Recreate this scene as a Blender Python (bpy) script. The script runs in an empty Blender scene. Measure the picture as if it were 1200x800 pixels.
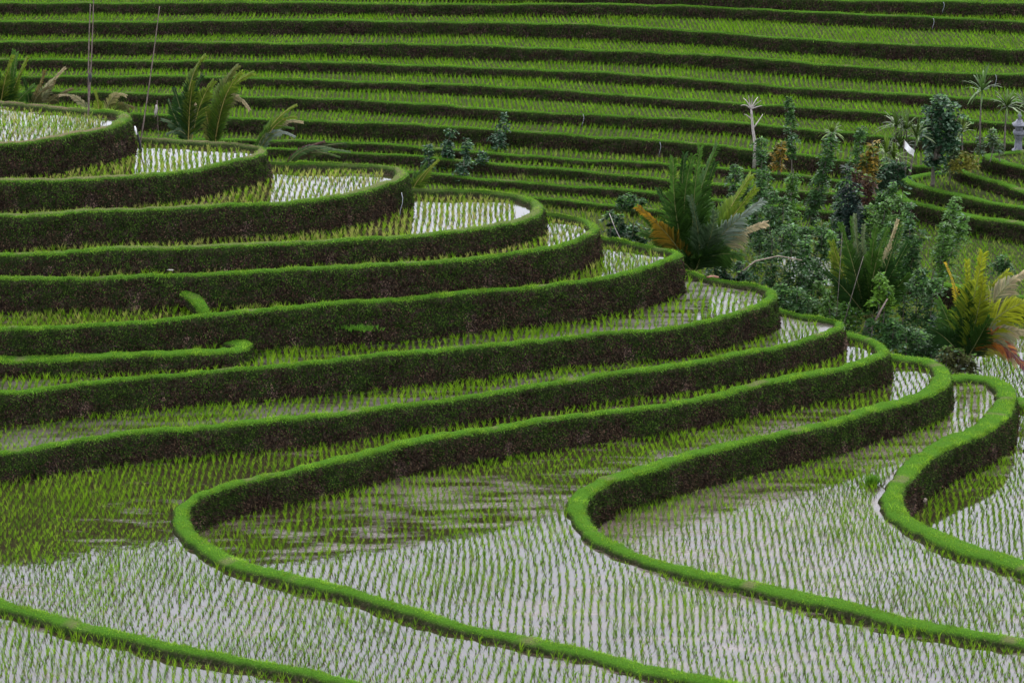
import bpy, math, random
import numpy as np
from mathutils import Vector, geometry
random.seed(7); RNG = np.random.default_rng(7)
SC = bpy.context.scene; COL = SC.collection

# ------------------------------------------------------------------ camera model
F = 3457.0; PITCH = math.radians(16.5); H = 28.0
SP, CP = math.sin(PITCH), math.cos(PITCH)
def bp(px, py, z):
    """point of the picture (1200x800 coordinates) on the level plane z"""
    px = np.asarray(px, float); py = np.asarray(py, float)
    u = (px-600)/F; v = (py-400)/F
    dy = CP - v*SP; dz = -SP - v*CP
    t = (z-H)/dz
    return np.stack([u*t, dy*t], -1)
def at(px, py, Y):
    """point of the picture at distance Y"""
    u = (px-600)/F; v = (py-400)/F
    dy = CP - v*SP; dz = -SP - v*CP
    t = Y/dy
    return np.array([u*t, Y, H+dz*t])
def proj(P):
    x, y, z = P[..., 0], P[..., 1], P[..., 2]-H
    d = y*CP - z*SP; d = np.maximum(d, .1)
    return 600+F*x/d, 400+F*(-(y*SP+z*CP))/d
def inview(P, mx=130, my=60):
    a, b = proj(P)
    return (a > -mx) & (a < 1200+mx) & (b > -my) & (b < 800+my)
def rise(px, yc, yf, zlow, batter=.15):
    """height of the crest whose edge is seen at yc above a foot seen at yf"""
    Yf = bp(px, yf, zlow)[1]
    return float(at(px, yc, Yf+batter)[2])

# ------------------------------------------------------------------ object helpers
def tag(o, label=None, cat=None, group=None, kind=None):
    if label: o['label'] = label
    if cat: o['category'] = cat
    if group: o['group'] = group
    if kind: o['kind'] = kind
    return o
def empty(name, loc, label, cat, group=None):
    o = bpy.data.objects.new(name, None); COL.objects.link(o)
    o.location = loc; o.empty_display_size = .2
    return tag(o, label, cat, group)
class MB:
    """collects faces (quads; a triangle repeats nothing) with a colour per vertex"""
    def __init__(s): s.v = []; s.q = []; s.t = []; s.c = []; s.n = 0
    def add(s, V, Q=None, T=None, C=(1, 1, 1)):
        V = np.asarray(V, float).reshape(-1, 3)
        C = np.asarray(C, float)
        if C.ndim == 1: C = np.tile(C, (len(V), 1))
        s.v.append(V); s.c.append(C)
        if Q is not None and len(Q): s.q.append(np.asarray(Q, int)+s.n)
        if T is not None and len(T): s.t.append(np.asarray(T, int)+s.n)
        s.n += len(V)
    def quads(s, V4, C):
        """V4 (N,4,3), C (N,3)"""
        n = len(V4)
        s.add(V4.reshape(-1, 3), Q=np.arange(4*n).reshape(-1, 4), C=np.repeat(C, 4, 0))
    def tube(s, pts, rad, C, sides=7):
        pts = np.asarray(pts, float); n = len(pts)
        rad = np.broadcast_to(np.asarray(rad, float), (n,))
        T = np.gradient(pts, axis=0); T /= np.linalg.norm(T, axis=1, keepdims=True)+1e-9
        ref = np.array([0, 1, 0]) if abs(T[0, 1]) < .9 else np.array([1, 0, 0])
        A = np.cross(T, ref); A /= np.linalg.norm(A, axis=1, keepdims=True)
        B = np.cross(T, A)
        th = np.arange(sides)/sides*2*math.pi
        V = pts[:, None]+rad[:, None, None]*(A[:, None]*np.cos(th)[None, :, None]+B[:, None]*np.sin(th)[None, :, None])
        Q = []
        for i in range(n-1):
            for j in range(sides):
                k = (j+1) % sides
                Q.append((i*sides+j, i*sides+k, (i+1)*sides+k, (i+1)*sides+j))
        V = V.reshape(-1, 3)
        caps = []
        V = np.vstack([V, pts[0], pts[-1]])
        for j in range(sides):
            k = (j+1) % sides
            caps.append((n*sides, k, j)); caps.append((n*sides+1, (n-1)*sides+j, (n-1)*sides+k))
        s.add(V, Q, caps, C)
    def lathe(s, prof, C, sides=16, center=(0, 0, 0), square=False):
        th = (np.arange(sides)+.5)/sides*2*math.pi
        V = []
        for r, z in prof:
            for a in th: V.append((center[0]+r*math.cos(a), center[1]+r*math.sin(a), center[2]+z))
        Q = []
        for i in range(len(prof)-1):
            for j in range(sides):
                k = (j+1) % sides
                Q.append((i*sides+j, i*sides+k, (i+1)*sides+k, (i+1)*sides+j))
        s.add(V, Q, None, C)
    def build(s, name, mat, parent=None, smooth=False, origin=None):
        V = np.concatenate(s.v); C = np.concatenate(s.c)
        o3 = None
        if parent is not None: V = V-np.array(parent.matrix_basis.translation)
        elif origin is not None: V = V-np.asarray(origin)
        nq = sum(map(len, s.q)); nt = sum(map(len, s.t))
        me = bpy.data.meshes.new(name)
        me.vertices.add(len(V)); me.vertices.foreach_set('co', V.astype(np.float32).ravel())
        idx = []
        if nq: idx.append(np.concatenate(s.q).ravel())
        if nt: idx.append(np.concatenate(s.t).ravel())
        idx = np.concatenate(idx).astype(np.int32)
        tot = np.concatenate([np.full(nq, 4), np.full(nt, 3)]).astype(np.int32)
        st = np.concatenate([[0], np.cumsum(tot)[:-1]]).astype(np.int32)
        me.loops.add(len(idx)); me.loops.foreach_set('vertex_index', idx)
        me.polygons.add(len(tot)); me.polygons.foreach_set('loop_start', st); me.polygons.foreach_set('loop_total', tot)
        if smooth: me.polygons.foreach_set('use_smooth', np.ones(len(tot), bool))
        at_ = me.color_attributes.new('col', 'FLOAT_COLOR', 'POINT')
        at_.data.foreach_set('color', np.hstack([C, np.ones((len(C), 1))]).astype(np.float32).ravel())
        me.update(); me.validate()
        me.materials.append(mat)
        o = bpy.data.objects.new(name, me); COL.objects.link(o)
        if parent is not None: o.parent = parent
        elif origin is not None: o.location = origin
        return o

# ------------------------------------------------------------------ materials
def newmat(name):
    m = bpy.data.materials.new(name); m.use_nodes = True
    nt = m.node_tree; nt.nodes.clear()
    return m, nt, nt.nodes.new('ShaderNodeOutputMaterial')
def leaf_mat(name, rough=.55, trans=.3, spec=.3, var=.25, scale=3.0):
    m, nt, out = newmat(name); N = nt.nodes; L = nt.links
    a = N.new('ShaderNodeAttribute'); a.attribute_name = 'col'
    g = N.new('ShaderNodeNewGeometry')
    no = N.new('ShaderNodeTexNoise'); no.inputs['Scale'].default_value = scale; no.inputs['Detail'].default_value = 3
    L.new(g.outputs['Position'], no.inputs['Vector'])
    mr = N.new('ShaderNodeMapRange'); mr.inputs['From Min'].default_value = .3; mr.inputs['From Max'].default_value = .7
    mr.inputs['To Min'].default_value = 1-var; mr.inputs['To Max'].default_value = 1+var
    L.new(no.outputs['Fac'], mr.inputs['Value'])
    mx = N.new('ShaderNodeVectorMath'); mx.operation = 'SCALE'
    L.new(a.outputs['Color'], mx.inputs[0]); L.new(mr.outputs['Result'], mx.inputs['Scale'])
    p = N.new('ShaderNodeBsdfPrincipled'); p.inputs['Roughness'].default_value = rough
    p.inputs['Specular IOR Level'].default_value = spec
    L.new(mx.outputs[0], p.inputs['Base Color'])
    t = N.new('ShaderNodeBsdfTranslucent'); L.new(mx.outputs[0], t.inputs['Color'])
    s = N.new('ShaderNodeMixShader'); s.inputs[0].default_value = trans
    L.new(p.outputs[0], s.inputs[1]); L.new(t.outputs[0], s.inputs[2]); L.new(s.outputs[0], out.inputs['Surface'])
    return m
def solid_mat(name, c1, c2, scale=8, rough=.8, bump=.3, attr=False):
    m, nt, out = newmat(name); N = nt.nodes; L = nt.links
    g = N.new('ShaderNodeNewGeometry')
    no = N.new('ShaderNodeTexNoise'); no.inputs['Scale'].default_value = scale; no.inputs['Detail'].default_value = 6
    L.new(g.outputs['Position'], no.inputs['Vector'])
    r = N.new('ShaderNodeValToRGB'); r.color_ramp.elements[0].position = .3; r.color_ramp.elements[1].position = .7
    r.color_ramp.elements[0].color = (*c1, 1); r.color_ramp.elements[1].color = (*c2, 1)
    L.new(no.outputs['Fac'], r.inputs[0])
    p = N.new('ShaderNodeBsdfPrincipled'); p.inputs['Roughness'].default_value = rough
    L.new(r.outputs[0], p.inputs['Base Color'])
    b = N.new('ShaderNodeBump'); b.inputs['Strength'].default_value = bump; b.inputs['Distance'].default_value = .03
    L.new(no.outputs['Fac'], b.inputs['Height']); L.new(b.outputs[0], p.inputs['Normal'])
    L.new(p.outputs[0], out.inputs['Surface'])
    return m
def bank_mat():
    """earth bank: turf on the flat top, moss and dead fern over purple brown earth on the face"""
    m, nt, out = newmat('bank_earth'); N = nt.nodes; L = nt.links
    a = N.new('ShaderNodeAttribute'); a.attribute_name = 'col'
    g = N.new('ShaderNodeNewGeometry')
    mp = N.new('ShaderNodeMapping'); mp.inputs['Scale'].default_value = (1, 1, .5)
    L.new(g.outputs['Position'], mp.inputs['Vector'])
    def noise(sc, det=5):
        n = N.new('ShaderNodeTexNoise'); n.inputs['Scale'].default_value = sc; n.inputs['Detail'].default_value = det
        n.inputs['Roughness'].default_value = .65
        L.new(mp.outputs[0], n.inputs['Vector']); return n
    n1 = noise(14); n2 = noise(2.2); n3 = noise(40, 3)
    r = N.new('ShaderNodeValToRGB')
    E = r.color_ramp.elements
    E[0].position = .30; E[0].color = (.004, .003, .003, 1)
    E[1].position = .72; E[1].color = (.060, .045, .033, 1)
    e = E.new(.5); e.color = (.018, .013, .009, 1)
    L.new(n1.outputs['Fac'], r.inputs[0])
    r2 = N.new('ShaderNodeValToRGB'); r2.color_ramp.elements[0].position = .47; r2.color_ramp.elements[1].position = .6
    L.new(n2.outputs['Fac'], r2.inputs[0])
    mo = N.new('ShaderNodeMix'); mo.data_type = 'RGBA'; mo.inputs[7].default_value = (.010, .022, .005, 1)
    ml = N.new('ShaderNodeMath'); ml.operation = 'MULTIPLY'; ml.inputs[1].default_value = .6
    L.new(r2.outputs[0], ml.inputs[0])
    L.new(ml.outputs[0], mo.inputs[0]); L.new(r.outputs[0], mo.inputs[6])
    sep = N.new('ShaderNodeSeparateColor'); L.new(a.outputs['Color'], sep.inputs[0])
    tf = N.new('ShaderNodeValToRGB')
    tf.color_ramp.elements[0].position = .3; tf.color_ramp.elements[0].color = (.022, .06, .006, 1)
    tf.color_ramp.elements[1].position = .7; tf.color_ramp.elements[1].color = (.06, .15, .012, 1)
    L.new(n3.outputs['Fac'], tf.inputs[0])
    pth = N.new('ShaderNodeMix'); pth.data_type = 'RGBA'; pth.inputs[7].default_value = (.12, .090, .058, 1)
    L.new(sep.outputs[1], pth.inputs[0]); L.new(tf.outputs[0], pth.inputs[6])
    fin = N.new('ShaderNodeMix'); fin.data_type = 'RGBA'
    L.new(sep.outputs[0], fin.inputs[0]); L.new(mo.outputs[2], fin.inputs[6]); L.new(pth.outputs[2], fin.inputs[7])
    p = N.new('ShaderNodeBsdfPrincipled'); p.inputs['Roughness'].default_value = .9
    p.inputs['Specular IOR Level'].default_value = .02
    L.new(fin.outputs[2], p.inputs['Base Color'])
    b = N.new('ShaderNodeBump'); b.inputs['Strength'].default_value = .9; b.inputs['Distance'].default_value = .08
    L.new(n1.outputs['Fac'], b.inputs['Height']); L.new(b.outputs[0], p.inputs['Normal'])
    L.new(p.outputs[0], out.inputs['Surface'])
    return m
def water_mat(name, mud=.5, k=1., rough=.22):
    """shallow muddy paddy water, mud showing through in streaks"""
    m, nt, out = newmat(name); N = nt.nodes; L = nt.links
    g = N.new('ShaderNodeNewGeometry')
    def noise(sc, det, mscale=(1, 1, 1), rot=0):
        mp = N.new('ShaderNodeMapping'); mp.inputs['Scale'].default_value = mscale; mp.inputs['Rotation'].default_value = (0, 0, rot)
        L.new(g.outputs['Position'], mp.inputs['Vector'])
        n = N.new('ShaderNodeTexNoise'); n.inputs['Scale'].default_value = sc; n.inputs['Detail'].default_value = det
        L.new(mp.outputs[0], n.inputs['Vector']); return n
    big = noise(.12, 3, (1, 1.6, 1)); st = noise(1.2, 5, (.45, 1.6, 1), .3); fine = noise(9, 4); rip = noise(3.0, 3, (1, .5, 1))
    add = N.new('ShaderNodeMath'); add.operation = 'MULTIPLY_ADD'; add.inputs[1].default_value = .55
    L.new(st.outputs['Fac'], add.inputs[0])
    a2 = N.new('ShaderNodeMath'); a2.operation = 'MULTIPLY'; a2.inputs[1].default_value = .45
    L.new(big.outputs['Fac'], a2.inputs[0]); L.new(a2.outputs[0], add.inputs[2])
    r = N.new('ShaderNodeMapRange'); r.inputs['From Min'].default_value = .60-.12*mud; r.inputs['From Max'].default_value = .66-.06*mud
    L.new(add.outputs[0], r.inputs['Value'])
    cr = N.new('ShaderNodeValToRGB'); cr.color_ramp.elements[0].color = (.010, .008, .004, 1); cr.color_ramp.elements[1].color = (.028, .021, .012, 1)
    L.new(fine.outputs['Fac'], cr.inputs[0])
    w = N.new('ShaderNodeBsdfPrincipled'); w.inputs['Roughness'].default_value = .04; w.inputs['IOR'].default_value = WIOR
    L.new(cr.outputs[0], w.inputs['Base Color'])
    b = N.new('ShaderNodeBump'); b.inputs['Strength'].default_value = .12; b.inputs['Distance'].default_value = .02
    L.new(rip.outputs['Fac'], b.inputs['Height']); L.new(b.outputs[0], w.inputs['Normal'])
    d = N.new('ShaderNodeBsdfPrincipled'); d.inputs['Roughness'].default_value = rough; d.inputs['IOR'].default_value = WIOR
    cm = N.new('ShaderNodeValToRGB'); cm.color_ramp.elements[0].color = (.03*k, .022*k, .017*k, 1); cm.color_ramp.elements[1].color = (.10*k, .075*k, .064*k, 1)
    L.new(fine.outputs['Fac'], cm.inputs[0]); L.new(cm.outputs[0], d.inputs['Base Color'])
    b2 = N.new('ShaderNodeBump'); b2.inputs['Strength'].default_value = .5; b2.inputs['Distance'].default_value = .03
    L.new(fine.outputs['Fac'], b2.inputs['Height']); L.new(b2.outputs[0], d.inputs['Normal'])
    s = N.new('ShaderNodeMixShader'); L.new(r.outputs[0], s.inputs[0]); L.new(w.outputs[0], s.inputs[1]); L.new(d.outputs[0], s.inputs[2])
    L.new(s.outputs[0], out.inputs['Surface'])
    return m
WIOR = 1.72
M_RICE = leaf_mat('rice_leaf', trans=.42, var=.2, scale=.5, spec=.04)
M_GRASS = leaf_mat('grass_blade', trans=.35, var=.3, scale=1.3, spec=.06)
M_FERN = leaf_mat('bank_leaf', trans=.2, var=.45, scale=2.0, spec=.02)
M_PALM = leaf_mat('palm_leaf', rough=.45, trans=.32, spec=.28, var=.15)
M_LEAF = leaf_mat('shrub_leaf', rough=.5, trans=.25, spec=.1, var=.35, scale=2.5)
M_BANK = bank_mat()
M_WATER = water_mat('paddy_water', .45); M_WATERM = water_mat('muddy_paddy_water', .95, 1.05, .27); M_LILAC = water_mat('wet_mud_film', 1.5, 1.15, .24); M_MUD = water_mat('paddy_mud', 1.5, .5, .35)
M_GROUND = solid_mat('valley_ground', (.03, .05, .015), (.06, .09, .025), 1.2)
M_WET = solid_mat('wet_green_mud', (.014, .018, .007), (.035, .045, .012), 4, rough=1.0)
M_WET.node_tree.nodes['Principled BSDF'].inputs['Specular IOR Level'].default_value = .05
M_BARK = solid_mat('bark', (.05, .04, .03), (.13, .11, .09), 12)
M_PALE = solid_mat('pale_dead_wood', (.22, .19, .17), (.42, .38, .35), 14)
M_BAMBOO = solid_mat('weathered_bamboo', (.06, .04, .032), (.15, .11, .09), 9)
M_STONE = solid_mat('dark_stone', (.07, .075, .09), (.16, .165, .19), 10)
M_ROCK = solid_mat('brown_rock', (.10, .08, .06), (.26, .20, .15), 5)
M_CLOTH = solid_mat('white_cloth', (.75, .74, .74), (.85, .84, .84), 5, bump=.05)
M_BLACK = solid_mat('black_plastic', (.010, .010, .010), (.02, .02, .02), 5)
M_FOAM = solid_mat('falling_water', (.07, .08, .09), (.24, .26, .28), 30, rough=.2)
M_RED = solid_mat('rust_red_lump', (.10, .035, .02), (.22, .10, .06), 20)

# ------------------------------------------------------------------ terrace outlines (edge of each crest)
K_ = [(0,169),(40,166),(80,160),(115,154),(140,147),(154,140),(150,134),(135,130),(115,128),(80,125),(40,121),(0,117)]
J_ = [(0,214),(67,212),(133,209),(200,203),(250,195),(285,186),(305,180),(316,174),(309,171),(293,169),(245,165),(200,162),(157,160)]
I_ = [(0,254),(67,251),(133,247),(200,244),(267,239),(333,236),(400,230),(433,222),(460,213),(478,205),(474,199),(462,196),(443,194),(400,192),(320,191)]
H_ = [(0,297),(67,295),(133,292),(200,291),(267,289),(333,286),(400,283),(440,280),(480,276),(525,271),(570,266),(615,257),(635,249),(637,241),(622,233),(603,227),(570,224),(480,222)]
G_ = [(0,326),(67,325),(133,324),(200,322),(267,319),(333,317),(400,314),(450,312),(500,309),(550,303),(600,298),(640,291),(667,284),(690,274),(701,265),(693,258),(677,253),(655,250),(637,248),(560,246)]
F_ = [(0,385),(80,383),(160,376),(233,369),(267,367),(333,361),(400,356),(500,349),(600,339),(667,331),(700,326),(740,318),(785,305),(803,298),(800,294),(785,291),(762,289),(733,282),(700,278),(640,276)]
E_ = [(0,424),(67,422),(133,420),(200,416),(240,414),(275,413),(292,408),(293,401),(283,395),(268,391),(252,388)]
D_ = [(0,460),(67,452),(133,445),(200,439),(290,432),(333,428),(400,423),(500,412),(600,402),(700,391),(800,381),(850,372),(883,362),(905,353),(913,346),(906,340),(888,335),(860,331),(827,324),(803,317)]
C_ = [(0,531),(83,518),(167,508),(267,499),(333,492),(400,485),(500,470),(600,457),(700,441),(800,429),(867,417),(933,401),(973,389),(994,380),(990,373),(965,371),(935,367),(912,361)]
B1_ = [(1000,392),(1017,393),(1030,398),(1040,407),(1041,417),(1017,425),(967,437),(900,450),(800,471),(700,484),(600,499),(500,517),(443,530),(400,541),(350,550),(300,561),(250,575),(227,587),(218,601),(222,616),(233,629),(260,645),(300,661),(333,670),(400,687),(467,708),(533,726),(600,741),(667,755),(733,770),(800,785),(877,799),(960,820),(1100,858)]
B2_ = [(1060,418),(1085,417),(1102,423),(1112,434),(1113,445),(1105,453),(1083,464),(1033,479),(967,498),(883,518),(817,535),(753,553),(717,563),(697,576),(687,593),(690,609),(710,630),(733,641),(767,653),(800,662),(867,678),(933,693),(1000,708),(1067,723),(1133,736),(1200,748),(1300,768),(1420,795),(1600,835)]
B3_ = [(1100,438),(1117,437),(1142,437),(1167,441),(1183,449),(1189,462),(1189,475),(1181,490),(1167,501),(1133,516),(1100,532),(1080,550),(1058,570),(1053,586),(1063,601),(1100,620),(1133,633),(1200,656),(1300,690),(1420,735),(1600,800)]
B4_ = [(1160,459),(1186,462),(1200,465),(1225,472),(1240,484),(1235,500),(1225,515),(1230,540),(1270,570),(1330,600),(1420,640),(1600,710)]
A_ = [(0,701),(60,720),(133,736),(200,755),(267,768),(333,778),(400,791),(470,810),(600,845)]
h_ = {
 0: [(0,-19),(400,-17),(800,-8),(900,-4),(1000,0),(1200,4)],
 1: [(0,4),(200,3),(400,4),(600,5),(800,7),(900,11),(1000,17),(1200,25)],
 2: [(0,25),(200,25),(400,24),(600,27),(800,35),(1000,50),(1100,54),(1200,58)],
 3: [(0,49),(200,49),(400,51),(600,55),(800,63),(1000,78),(1100,84),(1200,88)],
 4: [(0,70),(200,71),(400,74),(600,80),(800,92),(933,102),(1083,112),(1200,120)],
 5: [(0,89),(200,90),(400,94),(600,103),(800,116),(1033,133),(1200,145)],
 6: [(0,108),(150,109),(400,117),(600,129),(800,140),(967,153),(1050,160),(1200,170)],
 7: [(0,131),(160,134),(400,143),(600,153),(800,167),(880,176),(1000,188),(1200,202)],
 8: [(0,158),(260,163),(400,167),(600,181),(800,194),(1000,212),(1200,228)],
 9: [(0,168),(317,173),(400,178),(500,185),(587,193),(700,201),(777,210),(900,222),(1200,244)],
 10: [(0,196),(400,199),(514,204),(550,208),(620,214),(720,221),(850,236),(950,246),(1200,262)],
 11: [(0,218),(560,229),(632,232),(720,240),(800,250),(880,262),(1000,272),(1200,284)],
}
ra_ = [(1075,214),(1054,220),(1046,227),(1056,234),(1104,246),(1135,254),(1200,265),(1350,290),(1650,335)]
rb_ = [(1130,196),(1095,202),(1060,205),(1047,209),(1064,215),(1107,225),(1142,233),(1200,245),(1350,272),(1650,320)]
rc_ = [(1190,187),(1150,189),(1125,193),(1110,198),(1130,203),(1169,214),(1200,225),(1350,255),(1650,305)]
rd_ = [(1650,185),(1350,172),(1250,172),(1190,175),(1157,179),(1147,184),(1169,189),(1200,197),(1350,226),(1650,285)]

BUND = .17
z = {}
z['1'] = 0.0                                    # water of the big left paddy
def up(name, lower, px, yc, yf, bund=BUND):
    c = rise(px, yc, yf, z[lower]); z[name+'c'] = c; z[name] = c-bund
up('C','1',400,485,519); up('D','C',400,423,463); up('F','D',400,356,406); up('G','F',500,309,350)
up('H','G',400,283,313); up('I','H',200,244,285); up('J','I',200,203,239); up('K','J',67,162,203)
up('E','D',133,420,440,.18)
# downwards: find the lower water whose crest above is known
z['1c'] = z['1']+.17
def down(name, crest, px, yc, yf, batter=.15):
    Yc = bp(px, yc, crest)[1]; z[name] = float(at(px, yf, Yc-batter)[2])
down('2', z['1c'], 500, 517, 554); z['2c'] = z['2']+.18
down('3', z['2c'], 933, 508, 547); z['3c'] = z['3']+.2
down('4', z['3c'], 1120, 522, 563); z['4c'] = z['4']+.2
z['5'] = z['4']-.7
z['V'] = -4.2
z['0c'] = z['1']+.4; z['0'] = z['1']+.22
up('h11','V',632,232,243,.15); up('h10','h11',600,212,224,.15); up('h9','h10',600,194,207,.12); up('h8','h9',600,181,191,.1)
up('h7','h8',600,153,173,.15); up('h6','h7',600,129,144,.15); up('h5','h6',600,103,116,.15); up('h4','h5',600,80,93,.15)
up('h3','h4',600,55,72,.15); up('h2','h3',600,27,45,.15); up('h1','h2',600,5,20,.15)
z['h0c'] = z['h1']+.75; z['h0'] = z['h0c']-.15
z['r0'] = -3.45; z['r0c'] = -3.3; up('ra','r0',1200,265,287,.15); up('rb','ra',1200,245,262,.15); up('rc','rb',1200,225,238,.15); up('rd','rc',1200,197,214,.15)
print({k: round(v, 2) for k, v in z.items()})

def smooth_path(P, ds=.18):
    P = np.asarray(P, float); n = len(P); out = []
    for i in range(n-1):
        p0 = P[max(i-1, 0)]; p1 = P[i]; p2 = P[i+1]; p3 = P[min(i+2, n-1)]
        # centripetal-ish tangents keep tight tips from overshooting
        L = np.linalg.norm(p2-p1)
        t1 = (p2-p0); t1 = t1/(np.linalg.norm(t1)+1e-9)*L; t2 = (p3-p1); t2 = t2/(np.linalg.norm(t2)+1e-9)*L
        k = max(2, int(L/ds))
        t = np.linspace(0, 1, k, endpoint=False)[:, None]
        out.append((2*t**3-3*t**2+1)*p1+(t**3-2*t**2+t)*t1+(-2*t**3+3*t**2)*p2+(t**3-t**2)*t2)
    out.append(P[-1:]); Q = np.concatenate(out)
    # light smoothing
    for _ in range(10):
        Q[1:-1] = .25*Q[:-2]+.5*Q[1:-1]+.25*Q[2:]
    return Q
def wob(s, seed, amp, freqs=(.35, .9, 2.1)):
    r = np.random.default_rng(seed); o = 0
    for i, f in enumerate(freqs): o = o+np.sin(s*f*2*math.pi/2+r.uniform(0, 6.28))*amp/(1+i)
    return o

LEV = []   # levels: name, smooth path, closing points, widths ...
def level(name, pts, zc, zf, zlow, closing, w=.55, pre=(), rev=False, path=0, turf=1.0, brown=1.0, ds=.18, muddy=False, drop=True):
    W = bp([p[0] for p in pts], [p[1] for p in pts], zc)
    W = np.vstack([np.array(pre).reshape(-1, 2), W, np.array(closing[0]).reshape(-1, 2)])
    if rev: W = W[::-1]
    S = smooth_path(W, ds)
    poly = np.vstack([S, np.array(closing[1]).reshape(-1, 2)])
    LEV.append(dict(name=name, S=S, poly=poly, zc=zc, zf=zf, zlow=zlow, w=w, path=path, turf=turf, brown=brown, muddy=muddy))
def spur(name, pts, key, low, backs, **k):
    """a terrace of the spur: runs on to the left, and back to the left behind"""
    x0 = bp(-160, pts[0][1]+k.pop('dy', 2), z[key+'c'])
    level(name, pts, z[key+'c'], z[key], z[low], (backs, []), pre=[x0], **k)
spur('K', K_, 'K', 'J', [(-24, 100.7), (-38, 101.5)], w=.36, path=.9)
spur('J', J_, 'J', 'I', [(-15, 99.4), (-18, 100.9), (-38, 102.6)], w=.32, path=.7)
spur('I', I_, 'I', 'H', [(-12, 98.9), (-16, 101.2), (-38, 104)], w=.30, path=.55)
spur('H', H_, 'H', 'G', [(-8, 98.8), (-14, 101.6), (-38, 105.5)], w=.30, path=.45)
spur('G', G_, 'G', 'F', [(-5, 98.6), (-12, 101.7), (-38, 107)], w=.26, path=.1)
spur('F', F_, 'F', 'D', [(-3, 98.6), (-11, 102.2), (-38, 108.5)], w=.28, path=.0, dy=0)
spur('D', D_, 'D', 'C', [(-2, 100.4), (-11, 103.8), (-38, 110)], w=.26, dy=10)
spur('C', C_, 'C', '1', [(7, 98.2), (4, 99.9), (-2, 102), (-11, 105.3), (-38, 111.5)], w=.32, dy=14)
E0 = bp(-160, 424, z['Ec'])
rz = z['Fc']+.03
_b = bp(212, 322, z['Gc'])+np.array([0, -.12]); _zb = float(at(212, 341, _b[1])[2]); _f = bp(241, 365, rz)
RIDGE = dict(name='xridge', S=smooth_path([_b, _b*.55+_f*.45+np.array([.03, 0]), _f]), poly=None, zc=rz, zf=z['F'], zlow=z['F'], w=.42, path=0, turf=1, brown=1, muddy=False, up=_zb-rz)
level('E', E_, z['Ec'], z['E'], z['D'], ([], [bp(225, 384, z['Ec'])+[0, .6], bp(-160, 384, z['Ec'])+[0, .8]]), w=.6, pre=[E0])
level('B1', B1_, z['1c'], z['1'], z['2'], ([], [(-14, 112), (-45, 115), (-45, 40), (12, 40)]), rev=True, w=.38, pre=[(-11, 107.), (-2, 103.7), (4, 101.6), (7.6, 99.6), (9.8, 96.6)])
level('B2', B2_, z['2c'], z['2'], z['3'], ([], [(-12, 114), (-47, 117), (-47, 38), (22, 38)]), rev=True, w=.46, pre=[(-11, 108.6), (4, 103.4), (8.2, 101), (10.5, 97.8), (12.2, 95.3)], muddy=True)
level('B3', B3_, z['3c'], z['3'], z['4'], ([], [(-10, 115.5), (-49, 118), (-49, 36), (24, 36)]), rev=True, w=.62, pre=[(-11, 110.2), (4, 105.2), (8.8, 102.8), (11.2, 99.6), (13, 96.9)], muddy=True)
level('B4', B4_, z['4c'], z['4'], z['5'], ([], [(-8, 116.5), (-51, 119), (-51, 34), (26, 34)]), rev=True, w=.6, pre=[(-11, 111.8), (9, 104.6), (12, 101.2), (14.4, 98)])
level('A', A_, z['0c'], z['0'], z['1']-.05, ([], [(-40, 40), (-2, 40)][::-1]), rev=True, w=.32, pre=[bp(-200, 640, z['0c'])])
FAR = 420.
z['h-1c'] = z['h0']+.9; z['h-1'] = z['h-1c']-.15; z['h-2c'] = z['h-1']+.9; z['h-2'] = z['h-2c']-.15
h_[-1] = [(x, y-28) for x, y in h_[0]]; h_[-2] = [(x, y-56) for x, y in h_[0]]
for i in range(-2, 12):
    pts = h_[i]; zc = z['h%dc' % i]
    a = np.array(pts[0]); b = np.array(pts[1]); c = np.array(pts[-2]); d = np.array(pts[-1])
    sl = (b-a)/(b[0]-a[0]); sr = (d-c)/(d[0]-c[0])
    pts = [tuple(a-sl*500), tuple(a-sl*200)]+pts+[tuple(d+sr*200), tuple(d+sr*500)]
    low = z['h%d' % (i+1)] if i < 11 else z['V']
    level('h%d' % i, pts, zc, z['h%d' % i], low, ([], [(60, 240-i*3.), (-60, 240-i*3.)]), w=.20, ds=.4, turf=.9)
r0_ = [(1030,250),(1006,262),(1002,285),(1030,310),(1100,332),(1200,348),(1350,365),(1650,400)]
for nm, pts, low in (('r0', r0_, 'V'), ('ra', ra_, 'r0'), ('rb', rb_, 'ra'), ('rc', rc_, 'rb'), ('rd', rd_, 'rc')):
    cl = [(48, 131.)] if nm != 'rd' else []
    level(nm, pts, z[nm+'c'], z[nm], z[low], ([], cl), w=.4, ds=.3)
L = {l['name']: l for l in LEV}

def inside(P, poly):
    x, y = P[:, 0], P[:, 1]; c = np.zeros(len(P), bool)
    px, py = poly[:, 0], poly[:, 1]; qx, qy = np.roll(px, -1), np.roll(py, -1)
    for a, b, cx, d in zip(px, py, qx, qy):
        if b == d: continue
        k = (b > y) != (d > y)
        if k.any():
            kk = np.nonzero(k)[0]
            xi = a+(y[kk]-b)*(cx-a)/(d-b)
            c[kk[x[kk] < xi]] ^= True
    return c
def outward(S):
    T = np.gradient(S, axis=0); T /= np.linalg.norm(T, axis=1, keepdims=True)+1e-9
    return np.stack([T[:, 1], -T[:, 0]], 1)

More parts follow.
